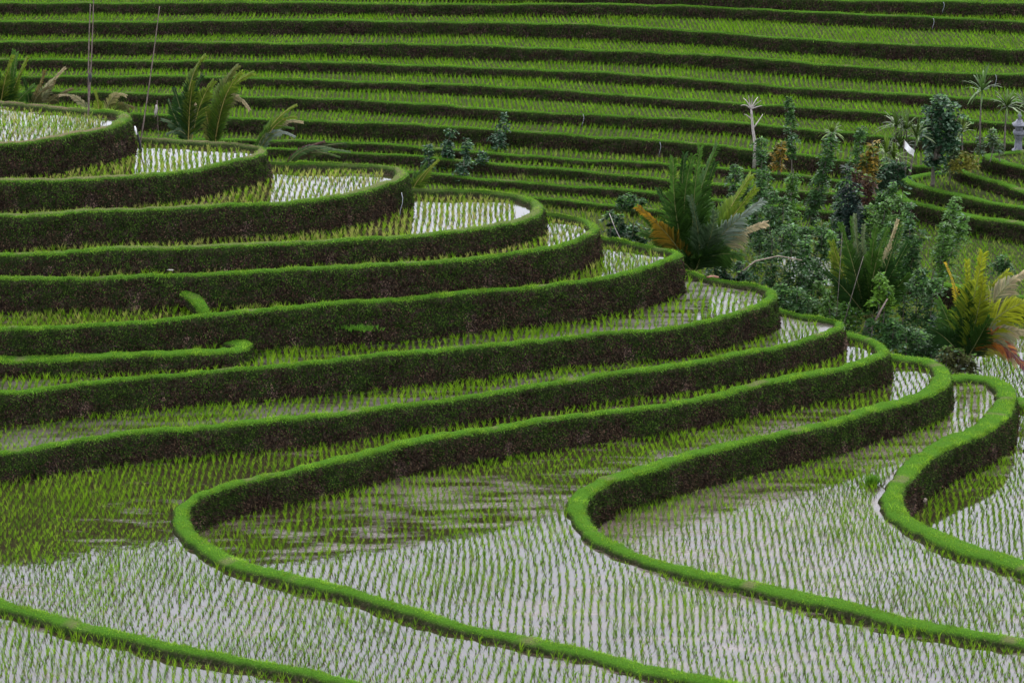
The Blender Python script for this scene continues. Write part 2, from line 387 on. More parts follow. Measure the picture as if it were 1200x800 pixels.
# ------------------------------------------------------------------ terrace sheets and banks
def sheet(name, poly, zz, mat):
    tri = geometry.tessellate_polygon([[Vector((p[0], p[1], 0)) for p in poly]])
    m = MB(); m.add(np.hstack([poly, np.full((len(poly), 1), zz)]), None, np.array(tri))
    o = m.build(name, mat)
    # all faces must look up
    me = o.data
    me.flip_normals() if me.polygons and sum(p.normal.z for p in me.polygons[:50]) < 0 else None
    return tag(o, kind='structure')
BANKS = []
def bank(l, seed):
    S = l['S']; n = len(S); N = outward(S)
    seg = np.r_[0, np.cumsum(np.linalg.norm(np.diff(S, axis=0), axis=1))]
    w = l['w']*(1+wob(seg, seed+3, .17, (.15, .6, 1.7, 3.1)))*(np.clip(1-1.3*(N[:, 1]-.25), .36, 1) if l['name'] in 'KJIHGFDC' else 1); h = l['zc']-l['zlow']; b = l['zc']-l['zf']
    dz = wob(seg, seed, .034, (.12, .5, 1.7, 3.9)); do = wob(seg, seed+9, .05, (.3, .8, 2.3, 4.1))
    bare = np.maximum(l['path']*np.clip(.75+wob(seg, seed+31, .6, (.2, .7, 1.9)), 0, 1), np.clip((wob(seg, seed+77, 1, (.23, .8, 1.9, 3.3))-1.25)*1.6, 0, .55))
    if l['name'] == 'xridge': dz = dz-.32*np.clip(1-(seg[-1]-seg)/.5, 0, 1)**2+l['up']*np.clip(1-seg/seg[-1], 0, 1)
    R = max(5, int(h/.12))
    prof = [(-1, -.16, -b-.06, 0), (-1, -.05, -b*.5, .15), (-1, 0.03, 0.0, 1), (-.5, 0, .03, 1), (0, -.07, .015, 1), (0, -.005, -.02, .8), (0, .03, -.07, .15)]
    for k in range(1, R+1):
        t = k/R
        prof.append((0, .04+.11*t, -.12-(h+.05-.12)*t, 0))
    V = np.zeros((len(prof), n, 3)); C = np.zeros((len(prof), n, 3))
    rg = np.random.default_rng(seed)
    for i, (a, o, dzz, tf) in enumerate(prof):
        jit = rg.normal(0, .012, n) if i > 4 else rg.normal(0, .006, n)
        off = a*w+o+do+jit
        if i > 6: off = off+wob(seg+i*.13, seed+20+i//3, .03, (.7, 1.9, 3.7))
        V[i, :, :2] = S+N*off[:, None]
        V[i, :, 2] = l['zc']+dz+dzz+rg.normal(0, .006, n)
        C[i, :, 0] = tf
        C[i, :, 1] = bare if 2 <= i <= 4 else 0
    m = MB(); idx = np.arange(len(prof)*n).reshape(len(prof), n)
    Q = np.stack([idx[:-1, :-1], idx[:-1, 1:], idx[1:, 1:], idx[1:, :-1]], -1).reshape(-1, 4)[:, ::-1]
    m.add(V.reshape(-1, 3), Q, None, C.reshape(-1, 3))
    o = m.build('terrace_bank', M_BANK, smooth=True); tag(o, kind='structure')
    BANKS.append((l, V, seg, bare, h, b))
for i, l in enumerate(LEV):
    sheet('paddy_water' if l['name'][0] not in 'h' else 'hill_paddy', l['poly'], l['zf'], M_LILAC if l['name'] == 'B3' else M_MUD if l['name'] in 'CD' else M_WATERM if l['muddy'] else (M_WET if l['name'][0] in 'hr' else M_WATER))
    bank(l, 100+i*17)
bank(RIDGE, 999)
# the valley floor, one sheet to the horizon
g = MB(); g.add([(-1500, -200, z['V']-.06), (1500, -200, z['V']-.06), (1500, 3000, z['V']-.06), (-1500, 3000, z['V']-.06)], [(0, 1, 2, 3)])
tag(g.build('ground', M_GROUND), kind='structure')
g = MB(); g.add([(-55, 96, z['V']), (60, 96, z['V']), (60, 150, z['V']), (-55, 150, z['V'])], [(0, 1, 2, 3)])
tag(g.build('valley_paddy', M_WET), kind='structure')
for pp in ([(905,300),(960,302),(1000,318),(985,336),(930,330)], [(1160,395),(1230,395),(1230,470),(1170,450)]):
    sheet('paddy_water', bp([p[0] for p in pp], [p[1] for p in pp], z['V']+.01), z['V']+.01, M_WATER)
sheet('paddy_water', np.array([(9, 30), (60, 30), (60, 104), (14, 104)]), z['5'], M_WATER)

# ------------------------------------------------------------------ rice
def rice_points(poly, excl, zz, sp=(.192, .155), skew=0., seed=0, keep=.955):
    x0, y0 = poly.min(0); x1, y1 = poly.max(0)
    x0 = max(x0, -44); x1 = min(x1, 44); y1 = min(y1, 170); y0 = max(y0, 55)
    a = np.arange(x0, x1, sp[0]); b = np.arange(y0, y1, sp[1])
    X, Y = np.meshgrid(a, b)
    P = np.stack([X.ravel(), Y.ravel()], 1)
    r = np.random.default_rng(seed); ph = r.uniform(0, 6.28, 6)
    P3 = np.hstack([P, np.full((len(P), 1), zz)])
    P = P[inview(P3, 420, 90)]
    X, Y = P[:, 0].copy(), P[:, 1].copy()
    P[:, 0] = X+skew*(Y-80)+.5*np.sin(Y*.2+ph[0]+X*.12)+.05*np.sin(Y*.9+ph[1]+.35*X)+.10*np.sin(X*.9+ph[2])
    P[:, 1] = Y+.3*np.sin(X*.5+ph[3])+.12*np.sin(X*1.7+ph[4]+Y*.4)
    P += r.normal(0, .026, P.shape)
    k = inside(P, poly) & (r.random(len(P)) < keep)
    for e in excl:
        if k.any():
            kk = np.nonzero(k)[0]; k[kk[inside(P[kk], e)]] = False
    P = P[k]
    P3 = np.hstack([P, np.full((len(P), 1), zz)])
    return P3[inview(P3, 330, 70)]
def offs(l, d):
    return l['S']+outward(l['S'])*d
def inner_poly(l, extra=.12):
    n = len(l['S']); p = l['poly'].copy(); p[:n] = offs(l, -l['w']-extra); return p
def outer_poly(l, d=.2):
    n = len(l['S']); p = l['poly'].copy(); p[:n] = offs(l, d); return p
def blades(base, hgt, nb, seg, width, spread, col, seed, bend=.35):
    """clumps of blades at base points; returns quads with colours"""
    r = np.random.default_rng(seed); n = len(base)
    az = r.uniform(0, 2*math.pi, (n, nb)); tilt = r.uniform(.03, spread, (n, nb)); L_ = np.asarray(hgt)[:, None]*r.uniform(.6, 1.1, (n, nb))
    w = width*r.uniform(.7, 1.3, (n, nb)); fa = r.uniform(0, math.pi, (n, nb))
    d = np.stack([np.cos(az)*np.sin(tilt), np.sin(az)*np.sin(tilt), np.cos(tilt)], -1)
    b0 = base[:, None]+np.stack([np.cos(az), np.sin(az), 0*az], -1)*.015*r.random((n, nb))[..., None]
    side = np.stack([np.cos(fa), np.sin(fa), 0*fa], -1)*w[..., None]*.5
    mid = b0+d*L_[..., None]*.55
    d2 = d+np.stack([np.cos(az), np.sin(az), 0*az], -1)*bend*r.uniform(.2, 1.3, (n, nb))[..., None]; d2[..., 2] -= bend*.25
    tip = mid+d2*L_[..., None]*.5
    C = np.repeat(col[:, None], nb, 1)*r.uniform(.8, 1.2, (n, nb, 1))
    if seg == 2:
        q1 = np.stack([b0-side*.7, b0+side*.7, mid+side, mid-side], 2)
        q2 = np.stack([mid-side, mid+side, tip+side*.15, tip-side*.15], 2)
        return np.concatenate([q1.reshape(-1, 4, 3), q2.reshape(-1, 4, 3)]), np.concatenate([C.reshape(-1, 3)]*2)
    q = np.stack([b0-side, b0+side, tip+side*.2, tip-side*.2], 2)
    return q.reshape(-1, 4, 3), C.reshape(-1, 3)
def mixcol(t, a, b): return np.asarray(a)[None]*(1-t[:, None])+np.asarray(b)[None]*t[:, None]
RG_A, RG_B, RG_Y = (.070, .165, .006), (.175, .31, .014), (.33, .32, .09)
FIELDS = [('A', [], 0), ('B1', ['C', 'A'], .03), ('B2', ['B1'], -.06), ('B3', ['B2'], .05), ('B4', ['B3'], 0),
          ('C', ['D'], 0), ('D', ['F', 'E'], 0), ('E', ['F'], 0), ('F', ['G'], 0), ('G', ['H'], 0), ('H', ['I'], 0), ('I', ['J'], 0), ('J', ['K'], 0), ('K', [], 0)]
rice = MB(); near_pts = []
yel = {'K': .55, 'J': .5, 'I': .6, 'H': .65, 'G': .55, 'F': .35}
tot = 0
allpts = []
for i, (nm, ex, sk) in enumerate(FIELDS):
    P = rice_points(inner_poly(L[nm]), [outer_poly(L[e], .24) for e in ex], z[{'A': '0', 'B1': '1', 'B2': '2', 'B3': '3', 'B4': '4'}.get(nm, nm)]-.02, skew=sk, seed=40+i)
    allpts.append((nm, P, yel.get(nm, .06)))
# open paddies beyond the last bund at the right, and the valley floor
P5 = rice_points(np.array([(9, 30), (60, 30), (60, 104), (14, 104.)]), [outer_poly(L['B4'], .2)], z['5'], seed=91); allpts.append(('5', P5, .05))
PV = rice_points(np.array([(-2, 101), (45, 101), (45, 150), (-30, 150), (-30, 112.)]), [outer_poly(L['r0'], .15), outer_poly(L['h11'], .15), outer_poly(L['B4'], .2)], z['V'], sp=(.21, .21), seed=92); allpts.append(('V', PV, .45))
for i in range(0, 12):
    l = L['h%d' % i]; u = L['h%d' % (i-1)]
    # only the strip between this crest and the next
    S = offs(l, -l['w']-.05); U = offs(u, .15)
    strip = np.vstack([S, U[::-1]])
    P = rice_points(strip, [outer_poly(L['r0'], .1)] if i > 6 else ([outer_poly(L['rd'], .1)] if i > 4 else []), z['h%d' % i], sp=(.215, .20), seed=60+i, keep=.97)
    allpts.append(('h', P, .10 if i < 8 else .3))
for nm, up_ in (('r0', 'ra'), ('ra', 'rb'), ('rb', 'rc'), ('rc', 'rd'), ('rd', None)):
    P = rice_points(inner_poly(L[nm], .05), [outer_poly(L[up_], .2)] if up_ else [], z[nm], sp=(.23, .23), seed=hash(nm) % 7+80, keep=.9)
    allpts.append(('r', P, .3))
# the 300 clumps nearest the camera inside the picture are objects of their own
nearc = np.vstack([P for nm, P, y in allpts if nm in ('A', 'B1', 'B2', 'B3')])
tag_ = np.concatenate([[nm]*len(P) for nm, P, y in allpts if nm in ('A', 'B1', 'B2', 'B3')])
pa, pb = proj(nearc); okv = (pa > 2) & (pa < 1198) & (pb > 700) & (pb < 800)
okv &= np.array([t == 'A' for t in tag_])
cand = np.nonzero(okv)[0]; cand = cand[np.argsort(nearc[cand, 1])][:300]
single = {tuple(np.round(p, 5)) for p in nearc[cand]}
def clump_cols(n, y, r):
    t = r.random(n); c = mixcol(t, RG_A, RG_B)
    yy = (r.random(n) < y*.9)[:, None]*r.uniform(.3, 1, (n, 1))*min(1, y+.4)
    return c*(1-yy)+np.array(RG_Y)*yy
for j, (nm, P, y) in enumerate(allpts):
    if not len(P): continue
    if nm in 'A': P = np.array([p for p in P if tuple(np.round(p, 5)) not in single])
    r = np.random.default_rng(500+j); D = P[:, 1]; col = clump_cols(len(P), y, r)
    # patchy growth
    g_ = 1+.25*np.sin(P[:, 0]*.7+P[:, 1]*.33)*np.sin(P[:, 1]*.9-P[:, 0]*.21)
    hg = .215*g_*r.uniform(.55, 1.25, len(P))
    if nm in ('h', 'r'): hg = hg*1.0; col = col*1.0*np.array((.9, 1, .9))
    if nm == 'V': hg = hg*1.2; col = col*.8
    if nm in ('C', 'D', 'F', 'G'): hg = hg*1.12
    if nm in ('K', 'J', 'I', 'H'): hg = hg*.95
    for lo, hi, nb, sg, wd in ((0, 84, 8, 2, .0118), (84, 105, 8, 2, .0145), (105, 400, 7, 1, .020)):
        k = (D >= lo) & (D < hi)
        if k.any():
            q, c = blades(P[k], hg[k], nb, sg, wd, .38, col[k], 700+j); rice.quads(q, c)
    tot += len(P)
print('rice clumps', tot, 'singles', len(cand))
o = rice.build('rice_plants', M_RICE); tag(o, kind='stuff')
vari = []
for v in range(8):
    mb = MB(); r = np.random.default_rng(900+v)
    q, c = blades(np.zeros((1, 3)), np.array([.21]), 8, 2, .0105, .4, clump_cols(1, .05, r), 930+v); mb.quads(q, c)
    ob = mb.build('rice_plant', M_RICE); vari.append(ob)
for k, p in enumerate(nearc[cand]):
    src = vari[k % 8]
    o = src if k < 8 else src.copy()
    if k >= 8: COL.objects.link(o)
    o.location = p; o.rotation_euler = (0, 0, random.uniform(0, 6.28)); s_ = random.uniform(.8, 1.15); o.scale = (s_,)*3
    tag(o, 'small green rice clump in the flooded corner paddy nearest the viewer, bottom left', 'rice plant', 'rice seedlings in the nearest corner paddy')

# ------------------------------------------------------------------ grass and ferns on the banks
grass = MB(); fern = MB(); ng = nf = 0
for bi, (l, V, seg, bare, h, b) in enumerate(BANKS):
    r = np.random.default_rng(3000+bi); nrow, n = V.shape[:2]
    hill = l['name'][0] in 'hr'
    def sample(r0, r1, dens, rowbias=None):
        """random points on rows r0..r1 of the bank surface, near-visible part only"""
        mid = V[(r0+r1)//2]; vis = inview(mid, 300, 70)
        ii = np.nonzero(vis[:-1])[0]
        if not len(ii): return None
        Ls = np.linalg.norm(V[r0, 1:]-V[r0, :-1], axis=1)[ii]
        hh = sum(np.linalg.norm(V[k+1, ii]-V[k, ii], axis=1) for k in range(r0, r1))
        area = Ls*hh; N = int(area.sum()*dens)
        if N < 1: return None
        c = r.choice(ii, N, p=area/area.sum()); s = r.random(N); t = r.random(N)
        if rowbias: t = t**rowbias
        t = t*(r1-r0); k = np.minimum(t.astype(int), r1-r0-1); ft = (t-k)[:, None]; k = k+r0; s = s[:, None]
        A = V[k, c]*(1-s)+V[k, c+1]*s; B = V[k+1, c]*(1-s)+V[k+1, c+1]*s
        P = A*(1-ft)+B*ft
        T = V[k, c+1]-V[k, c]; T /= np.linalg.norm(T, axis=1, keepdims=True)+1e-9
        Nn = np.stack([T[:, 1], -T[:, 0], 0*T[:, 0]], 1)
        return P, Nn, (t/(r1-r0)), c
    near = np.median(V[3, :, 1]) < 92
    dens = 170 if hill else 620
    res = sample(1, 6, dens)
    if res:
        P, Nn, t, cc = res
        keep = (t > .3) | (r.random(len(P)) < .22); P = P[keep]; Nn = Nn[keep]; t = t[keep]; cc = cc[keep]
        # bare trodden path on the upper terraces: thin the grass out there
        keep = r.random(len(P)) > bare[cc]*.9*((t > .2) & (t < .85)); P = P[keep]; Nn = Nn[keep]; t = t[keep]
        clump = .5+.3*np.sin(P[:, 0]*5.1+np.sin(P[:, 1]*4+bi))+.3*np.sin(P[:, 1]*6.3+P[:, 0]*2.2)
        tt = np.clip(r.random(len(P))*.7+clump*.4-.05, 0, 1); col = mixcol(tt, (.062, .150, .010), (.225, .385, .030))*(.8 if hill else 1)
        dry = r.random(len(P)) < (.04+.3*l['path']); col[dry] = col[dry]*.5+np.array((.30, .27, .12))*.5
        q, c = blades(P-np.array([0, 0, .01]), (.8 if hill else 1)*r.uniform(.025, .075, len(P))*(.5+.9*np.clip(clump, 0, 1.2))*np.where(r.random(len(P)) < .07, 1.9, 1), 2, 1, .014 if not hill else .03, .9, col, 3100+bi, bend=.5)
        grass.quads(q, c); ng += len(q)
    # blades leaning out over the edge of the crest
    res = sample(4, 6, 900 if not hill else 200)
    if res:
        P, Nn, t, cc = res
        Ln = (r.uniform(.03, .10, len(P))*np.where(r.random(len(P)) < .22, 1.9, 1))[:, None]*(.75 if hill else 1); wd = r.uniform(.010, .02, len(P))[:, None]*(1.6 if hill else 1)
        T = np.stack([-Nn[:, 1], Nn[:, 0], 0*Nn[:, 0]], 1)
        out_ = Nn*r.uniform(.2, .9, (len(P), 1))+T*r.normal(0, .5, (len(P), 1))+np.array([0, 0, 1])*r.uniform(-.6, .7, (len(P), 1))
        tip = P+out_*Ln
        tt = r.random(len(P)); col = mixcol(tt, (.035, .11, .008), (.13, .30, .02))
        q = np.stack([P-T*wd*.5, P+T*wd*.5, tip+T*wd*.2, tip-T*wd*.2], 1); grass.quads(q, col); ng += len(q)
    # face: moss and small ferns, greener near the top, dry and purplish brown lower down
    res = sample(6, nrow-1, (950 if near else 800) if not hill else 300)
    if res:
        P, Nn, t, cc = res
        T = np.stack([-Nn[:, 1], Nn[:, 0], 0*Nn[:, 0]], 1)
        Ln = r.uniform(.035, .10, (len(P), 1))*(1.35 if hill else 1); wd = Ln*r.uniform(.10, .24, (len(P), 1))
        dr = Nn*r.uniform(.15, .8, (len(P), 1))+T*r.normal(0, .55, (len(P), 1))+np.array([0, 0, 1])*r.uniform(-1.1, .5, (len(P), 1))
        dr /= np.linalg.norm(dr, axis=1, keepdims=True)
        sd = np.cross(dr, Nn); sd /= np.linalg.norm(sd, axis=1, keepdims=True)+1e-9
        patch = .5+.5*np.sin(P[:, 0]*1.3+2*np.sin(P[:, 1]*.9+bi))*np.sin(P[:, 0]*.45+bi*1.7)
        p2 = np.sin(P[:, 0]*3.1+1.7*np.sin(P[:, 2]*3+bi))*np.sin(P[:, 0]*1.1+P[:, 2]*4.3+bi*2.)
        pg = np.clip(.5+1.5*(.28-.72*t+.55*(patch-.5)+.28*p2+(.2 if hill else .06)), .05, .97)
        gr = r.random(len(P)) < pg
        cg = mixcol(r.random(len(P))**1.3, (.008, .022, .004), (.055, .095, .014))*(.7 if hill else 1)*(1+.5*np.clip(1-t/.14, 0, 1))[:, None]
        cb = mixcol(r.random(len(P))**2, (.010, .0055, .004), (.10, .064, .040))*(.7 if hill else 1)
        seep = (np.sin(P[:, 0]*2.3+bi)+np.sin(P[:, 0]*5.7+bi*3) > 1.45) & (t > .35); cb[seep] = cb[seep]*1.6+np.array((.05, .034, .036))*r.random((int(seep.sum()), 1))
        col = np.where(gr[:, None], cg, cb)
        mid = P+dr*Ln*.5; tip = P+dr*Ln
        q = np.stack([P, mid+sd*wd, tip, mid-sd*wd], 1); fern.quads(q, col); nf += len(q)
print('grass', ng, 'fern', nf)
tag(grass.build('bank_grass', M_GRASS), kind='stuff')
tag(fern.build('bank_ferns', M_FERN), kind='stuff')

#PLANTS-BEGIN
# ------------------------------------------------------------------ palms, saplings, poles and small things
def bez(a, b, c, n=14):
    t = np.linspace(0, 1, n)[:, None]; a, b, c = map(np.asarray, (a, b, c))
    return (1-t)**2*a+2*t*(1-t)*b+t*t*c
def frond_mesh(P, lw, col, col2, seed, roll=0., n=44, droop=.35, rc=(.20, .20, .06)):
    """rachis with two rows of drooping leaflets"""
    r = np.random.default_rng(seed); m = MB()
    P = np.asarray(P); L_ = np.linalg.norm(P[-1]-P[0])
    m.tube(P, np.linspace(.028, .006, len(P)), rc, 5)
    T = np.gradient(P, axis=0); T /= np.linalg.norm(T, axis=1, keepdims=True)
    s = np.linspace(.12, .995, n); f = s*(len(P)-1); i = np.minimum(f.astype(int), len(P)-2); ft = (f-i)[:, None]
    B = P[i]*(1-ft)+P[i+1]*ft; t = T[i]*(1-ft)+T[i+1]*ft
    view = np.array([0, -1, .3]); view /= np.linalg.norm(view)
    sd = np.cross(t, view); sd /= np.linalg.norm(sd, axis=1, keepdims=True)+1e-6
    nr = np.cross(sd, t)
    for sg in (-1, 1):
        a = roll
        S = sd*math.cos(a)+nr*math.sin(a)
        ln = lw*np.clip(np.sin(np.clip(s*1.15+.12, 0, 1)*math.pi)**.6, .25, 1)*r.uniform(.85, 1.1, n)
        d = S*sg*.55+t*r.uniform(.7, .95, (n, 1))+nr*r.uniform(-.05, .35, (n, 1)); d /= np.linalg.norm(d, axis=1, keepdims=True)
        d = d+r.normal(0, .05, d.shape)
        w = r.uniform(.017, .029, (n, 1))*np.clip(lw/.6, .7, 1.3)
        u = np.cross(d, nr*.8+S*.3*sg); u /= np.linalg.norm(u, axis=1, keepdims=True)+1e-6
        m1 = B+d*ln[:, None]*.5-np.array([0, 0, 1])*(ln*droop*.12)[:, None]
        m2 = B+d*ln[:, None]*.8-np.array([0, 0, 1])*(ln*droop*.35)[:, None]
        e = B+d*ln[:, None]-np.array([0, 0, 1])*(ln*droop*.75)[:, None]
        mixt = np.clip(s+r.normal(0, .18, n), 0, 1)[:, None]
        C = np.asarray(col)*(1-mixt)+np.asarray(col2)*mixt; C = C*r.uniform(.75, 1.25, (n, 1))
        m.quads(np.stack([B-u*w*.35, B+u*w*.35, m1+u*w, m1-u*w], 1), C)
        m.quads(np.stack([m1-u*w, m1+u*w, m2+u*w*.75, m2-u*w*.75], 1), C)
        m.quads(np.stack([m2-u*w*.75, m2+u*w*.75, e+u*w*.1, e-u*w*.1], 1), C)
    return m
DG, MG, YG = (.018, .050, .010), (.045, .105, .014), (.13, .185, .016)
YB = (.24, .27, .014)
OR, ST, GR, PU = (.36, .13, .012), (.34, .27, .15), (.09, .14, .07), (.07, .018, .03)
def palm(label, cat, base, Y, fronds, trunk=True, seed=0, lw=.62, group=None, zlow=None, name='coconut_palm'):
    """fronds: (mid, tip, dY of the tip, colour, tip colour, leaflet length factor, roll)"""
    b = at(base[0], base[1], Y); zb = zlow if zlow is not None else z['V']
    t = empty(name, (b[0], b[1], zb), label, cat, group); t.matrix_basis.translation = (b[0], b[1], zb)
    if trunk:
        tm = MB(); hh = b[2]-zb
        pts = [(b[0]+.05*math.sin(k), b[1], zb-.1+(hh+.15)*k/6) for k in range(7)]
        tm.tube(pts, [.22, .17, .15, .16, .15, .17, .12], (1, 1, 1), 10); tm.build('trunk', M_BARK, t, True)
    extra = []
    for p, q in zip(fronds[:-1], fronds[1:]):
        j = lambda: random.uniform(-5, 5)
        if p[3] in (DG, MG) or q[3] in (DG, MG):
            src = p if p[3] in (DG, MG) else q
            extra.append((((p[0][0]+q[0][0])/2+j(), (p[0][1]+q[0][1])/2+j()), ((p[1][0]+q[1][0])/2+j(), (p[1][1]+q[1][1])/2+j()), random.uniform(-.6, .9), src[3], src[4], (p[5]+q[5])/2*.9, random.uniform(-.6, .6)))
    fronds = list(fronds)+extra
    for k, (mid, tip, dy, c1, c2, lf, roll) in enumerate(fronds):
        a = b+np.array([random.uniform(-.06, .06), random.uniform(-.06, .06), 0])
        m = at(mid[0], mid[1], Y+dy*.45); e = at(tip[0], tip[1], Y+dy)
        ctl = 2*m-.5*(a+e)
        rc = (.30, .24, .07) if c2 in (YG, OR) else (.16, .17, .06)
        frond_mesh(bez(a, ctl, e), lw*lf*1.3, c1, c2, seed*50+k, roll, rc=rc, n=int(52+16*lf)).build('frond', M_PALM, t)
    return t
GP = 'young coconut palms standing behind the terraces'
palm('large dark green young coconut palm with a yellowed left frond, behind the tall terrace tip', 'palm tree', (812, 322), 101, [
    ((794, 262), (789, 186), -.3, DG, MG, 1.1, .5), ((816, 245), (840, 172), .2, DG, MG, 1.0, .7), ((800, 250), (802, 182), .4, MG, DG, .9, -.5),
    ((845, 262), (880, 205), .5, MG, YG, .9, .3), ((846, 275), (893, 236), -.6, GR, (.20, .24, .20), .9, -.4), ((848, 285), (897, 262), -.3, GR, ST, .8, .2),
    ((788, 282), (748, 243), -.5, (.05, .06, .01), (.26, .15, .012), .8, .3), ((790, 292), (752, 272), .4, DG, MG, .8, 0),
    ((830, 285), (838, 248), -.9, DG, GR, 1.0, .2), ((800, 285), (772, 222), .6, DG, DG, .8, .6), ((836, 300), (868, 300), -.8, DG, MG, .9, 0), ((795, 305), (768, 305), -.6, DG, DG, .8, .2),
    ((824, 262), (822, 200), .9, DG, MG, .9, -.6)], seed=1, lw=.85, group=GP)
palm('dark upright young coconut palm with narrow fronds, between big palm and yellow palm', 'palm tree', (1018, 378), 103, [
    ((1000, 312), (985, 262), -.3, DG, MG, .8, .4), ((1008, 315), (1002, 252), .3, DG, (.10, .13, .06), .7, .8), ((1020, 320), (1026, 268), -.2, MG, MG, .8, .2), ((1034, 318), (1052, 258), .3, GR, ST, .6, .5),
    ((1040, 330), (1064, 285), -.4, DG, DG, .9, .3), ((992, 330), (975, 284), .4, DG, YG, .9, .3), ((995, 345), (968, 318), -.4, DG, DG, .8, 0), ((1044, 345), (1066, 322), -.6, DG, MG, .8, 0),
    ((1014, 330), (1012, 285), .6, GR, MG, .8, -.4), ((1028, 335), (1040, 280), .6, DG, MG, .8, -.5)], seed=2, lw=.75, group=GP)
palm('yellow green young coconut palm with orange and straw drooping fronds, at the right edge', 'palm tree', (1128, 425), 100, [
    ((1138, 365), (1152, 298), -.2, MG, YB, 1.25, .15), ((1124, 360), (1108, 308), .2, YB, (.45, .30, .02), .35, .6), ((1165, 352), (1206, 318), .5, GR, ST, .9, .3),
    ((1168, 372), (1222, 350), -.4, YB, YB, 1.1, .2), ((1165, 392), (1218, 392), -.7, GR, ST, .8, .1), ((1163, 398), (1212, 446), -.9, OR, PU, .8, .5),
    ((1115, 385), (1100, 352), .5, DG, MG, .8, .2), ((1150, 360), (1180, 320), .8, MG, YB, 1.0, -.4), ((1128, 385), (1130, 340), .9, DG, MG, .9, -.4), ((1160, 405), (1190, 425), .2, YB, ST, .7, 0), ((1112, 400), (1090, 385), -.3, DG, DG, .8, 0),
    ((1145, 400), (1160, 372), -.8, DG, MG, .9, .3)], seed=3, lw=.85, group=GP)
palm('green coconut palm cut by the left edge, behind the topmost paddy', 'palm tree', (0, 150), 105, [
    ((8, 110), (16, 60), 0, DG, MG, .8, .4), ((12, 115), (32, 68), .3, DG, YG, .8, .5), ((-2, 105), (-8, 62), 0, DG, MG, .8, .3), ((-10, 120), (-30, 90), 0, DG, DG, .8, 0), ((15, 125), (40, 100), .4, MG, MG, .7, .2)], seed=4, group=GP)
palm('thin palm with brownish fronds fanning right, second from left behind the topmost paddy', 'palm tree', (32, 155), 106, [
    ((50, 112), (76, 80), 0, GR, ST, .6, .3), ((42, 118), (52, 84), .3, (.06, .07, .02), (.14, .10, .03), .6, .5), ((52, 125), (84, 104), .3, DG, (.12, .09, .04), .6, .1), ((34, 122), (28, 92), 0, DG, DG, .6, .3)], seed=5, group=GP)
palm('low coconut palm with two pale curled fronds just behind the tip of the topmost paddy', 'palm tree', (118, 158), 104, [
    ((96, 120), (70, 112), 0, GR, ST, .35, .2), ((130, 118), (147, 112), -.2, YG, ST, .5, .2), ((116, 130), (112, 108), .3, YG, YG, .5, .2), ((135, 128), (156, 126), .2, MG, (.12, .09, .03), .5, 0), ((140, 135), (152, 142), 0, DG, YG, .5, 0)], seed=6, group=GP)
palm('tall dark palm with narrow upright frond bent at its tip, behind the second paddy', 'palm tree', (222, 172), 104, [
    ((222, 105), (240, 66), 0, (.010, .04, .02), YG, .75, .7), ((222, 120), (224, 88), .3, DG, DG, .6, .5), ((234, 125), (250, 96), .3, DG, YG, .8, .2), ((212, 130), (204, 104), .4, DG, DG, .6, .2), ((208, 150), (190, 140), .2, DG, GR, .4, 0), ((226, 130), (229, 122), -.3, GR, ST, .3, .3), ((214, 155), (196, 157), 0, DG, GR, .35, 0)], seed=7, lw=.7, group=GP)
palm('feathery coconut palm leaning right, immediately right of the tall dark one', 'palm tree', (250, 185), 106, [
    ((262, 118), (296, 86), 0, MG, YG, .8, .3), ((258, 115), (278, 78), .3, MG, (.12, .13, .03), .8, .5), ((255, 130), (262, 92), .4, DG, MG, .7, .4), ((268, 120), (292, 128), -.3, MG, ST, .5, 0), ((243, 140), (236, 108), .2, (.10, .10, .03), YG, .6, .3), ((250, 150), (240, 140), .2, DG, DG, .5, 0)], seed=8, lw=.7, group=GP)
palm('short palm with pale frayed fronds arching right beside the bare tip of the second paddy', 'palm tree', (300, 190), 104, [
    ((318, 148), (347, 123), 0, MG, YG, .5, .3), ((322, 150), (354, 143), .2, GR, ST, .45, 0), ((318, 158), (345, 160), -.2, GR, (.22, .25, .22), .4, 0), ((315, 150), (335, 135), .3, MG, MG, .5, .2)], seed=9, group=GP)
palm('dark purple leaved palm with low spreading fronds behind the third paddy from the top', 'palm tree', (334, 200), 104, [
    ((355, 178), (405, 168), 0, PU, DG, .4, .1), ((360, 180), (398, 184), 0, PU, MG, .35, 0), ((352, 178), (380, 166), .3, PU, PU, .4, .3), ((365, 178), (410, 178), .4, MG, GR, .35, 0)], seed=10, name='purple_palm')
palm('single broad yellow green palm seedling showing just above the rim of the fourth paddy', 'palm tree', (484, 235), 104, [
    ((494, 212), (514, 187), 0, MG, YG, .55, .2), ((487, 215), (500, 190), .3, DG, MG, .5, .4), ((482, 218), (486, 202), .2, MG, MG, .4, .3)], seed=11, group=GP)

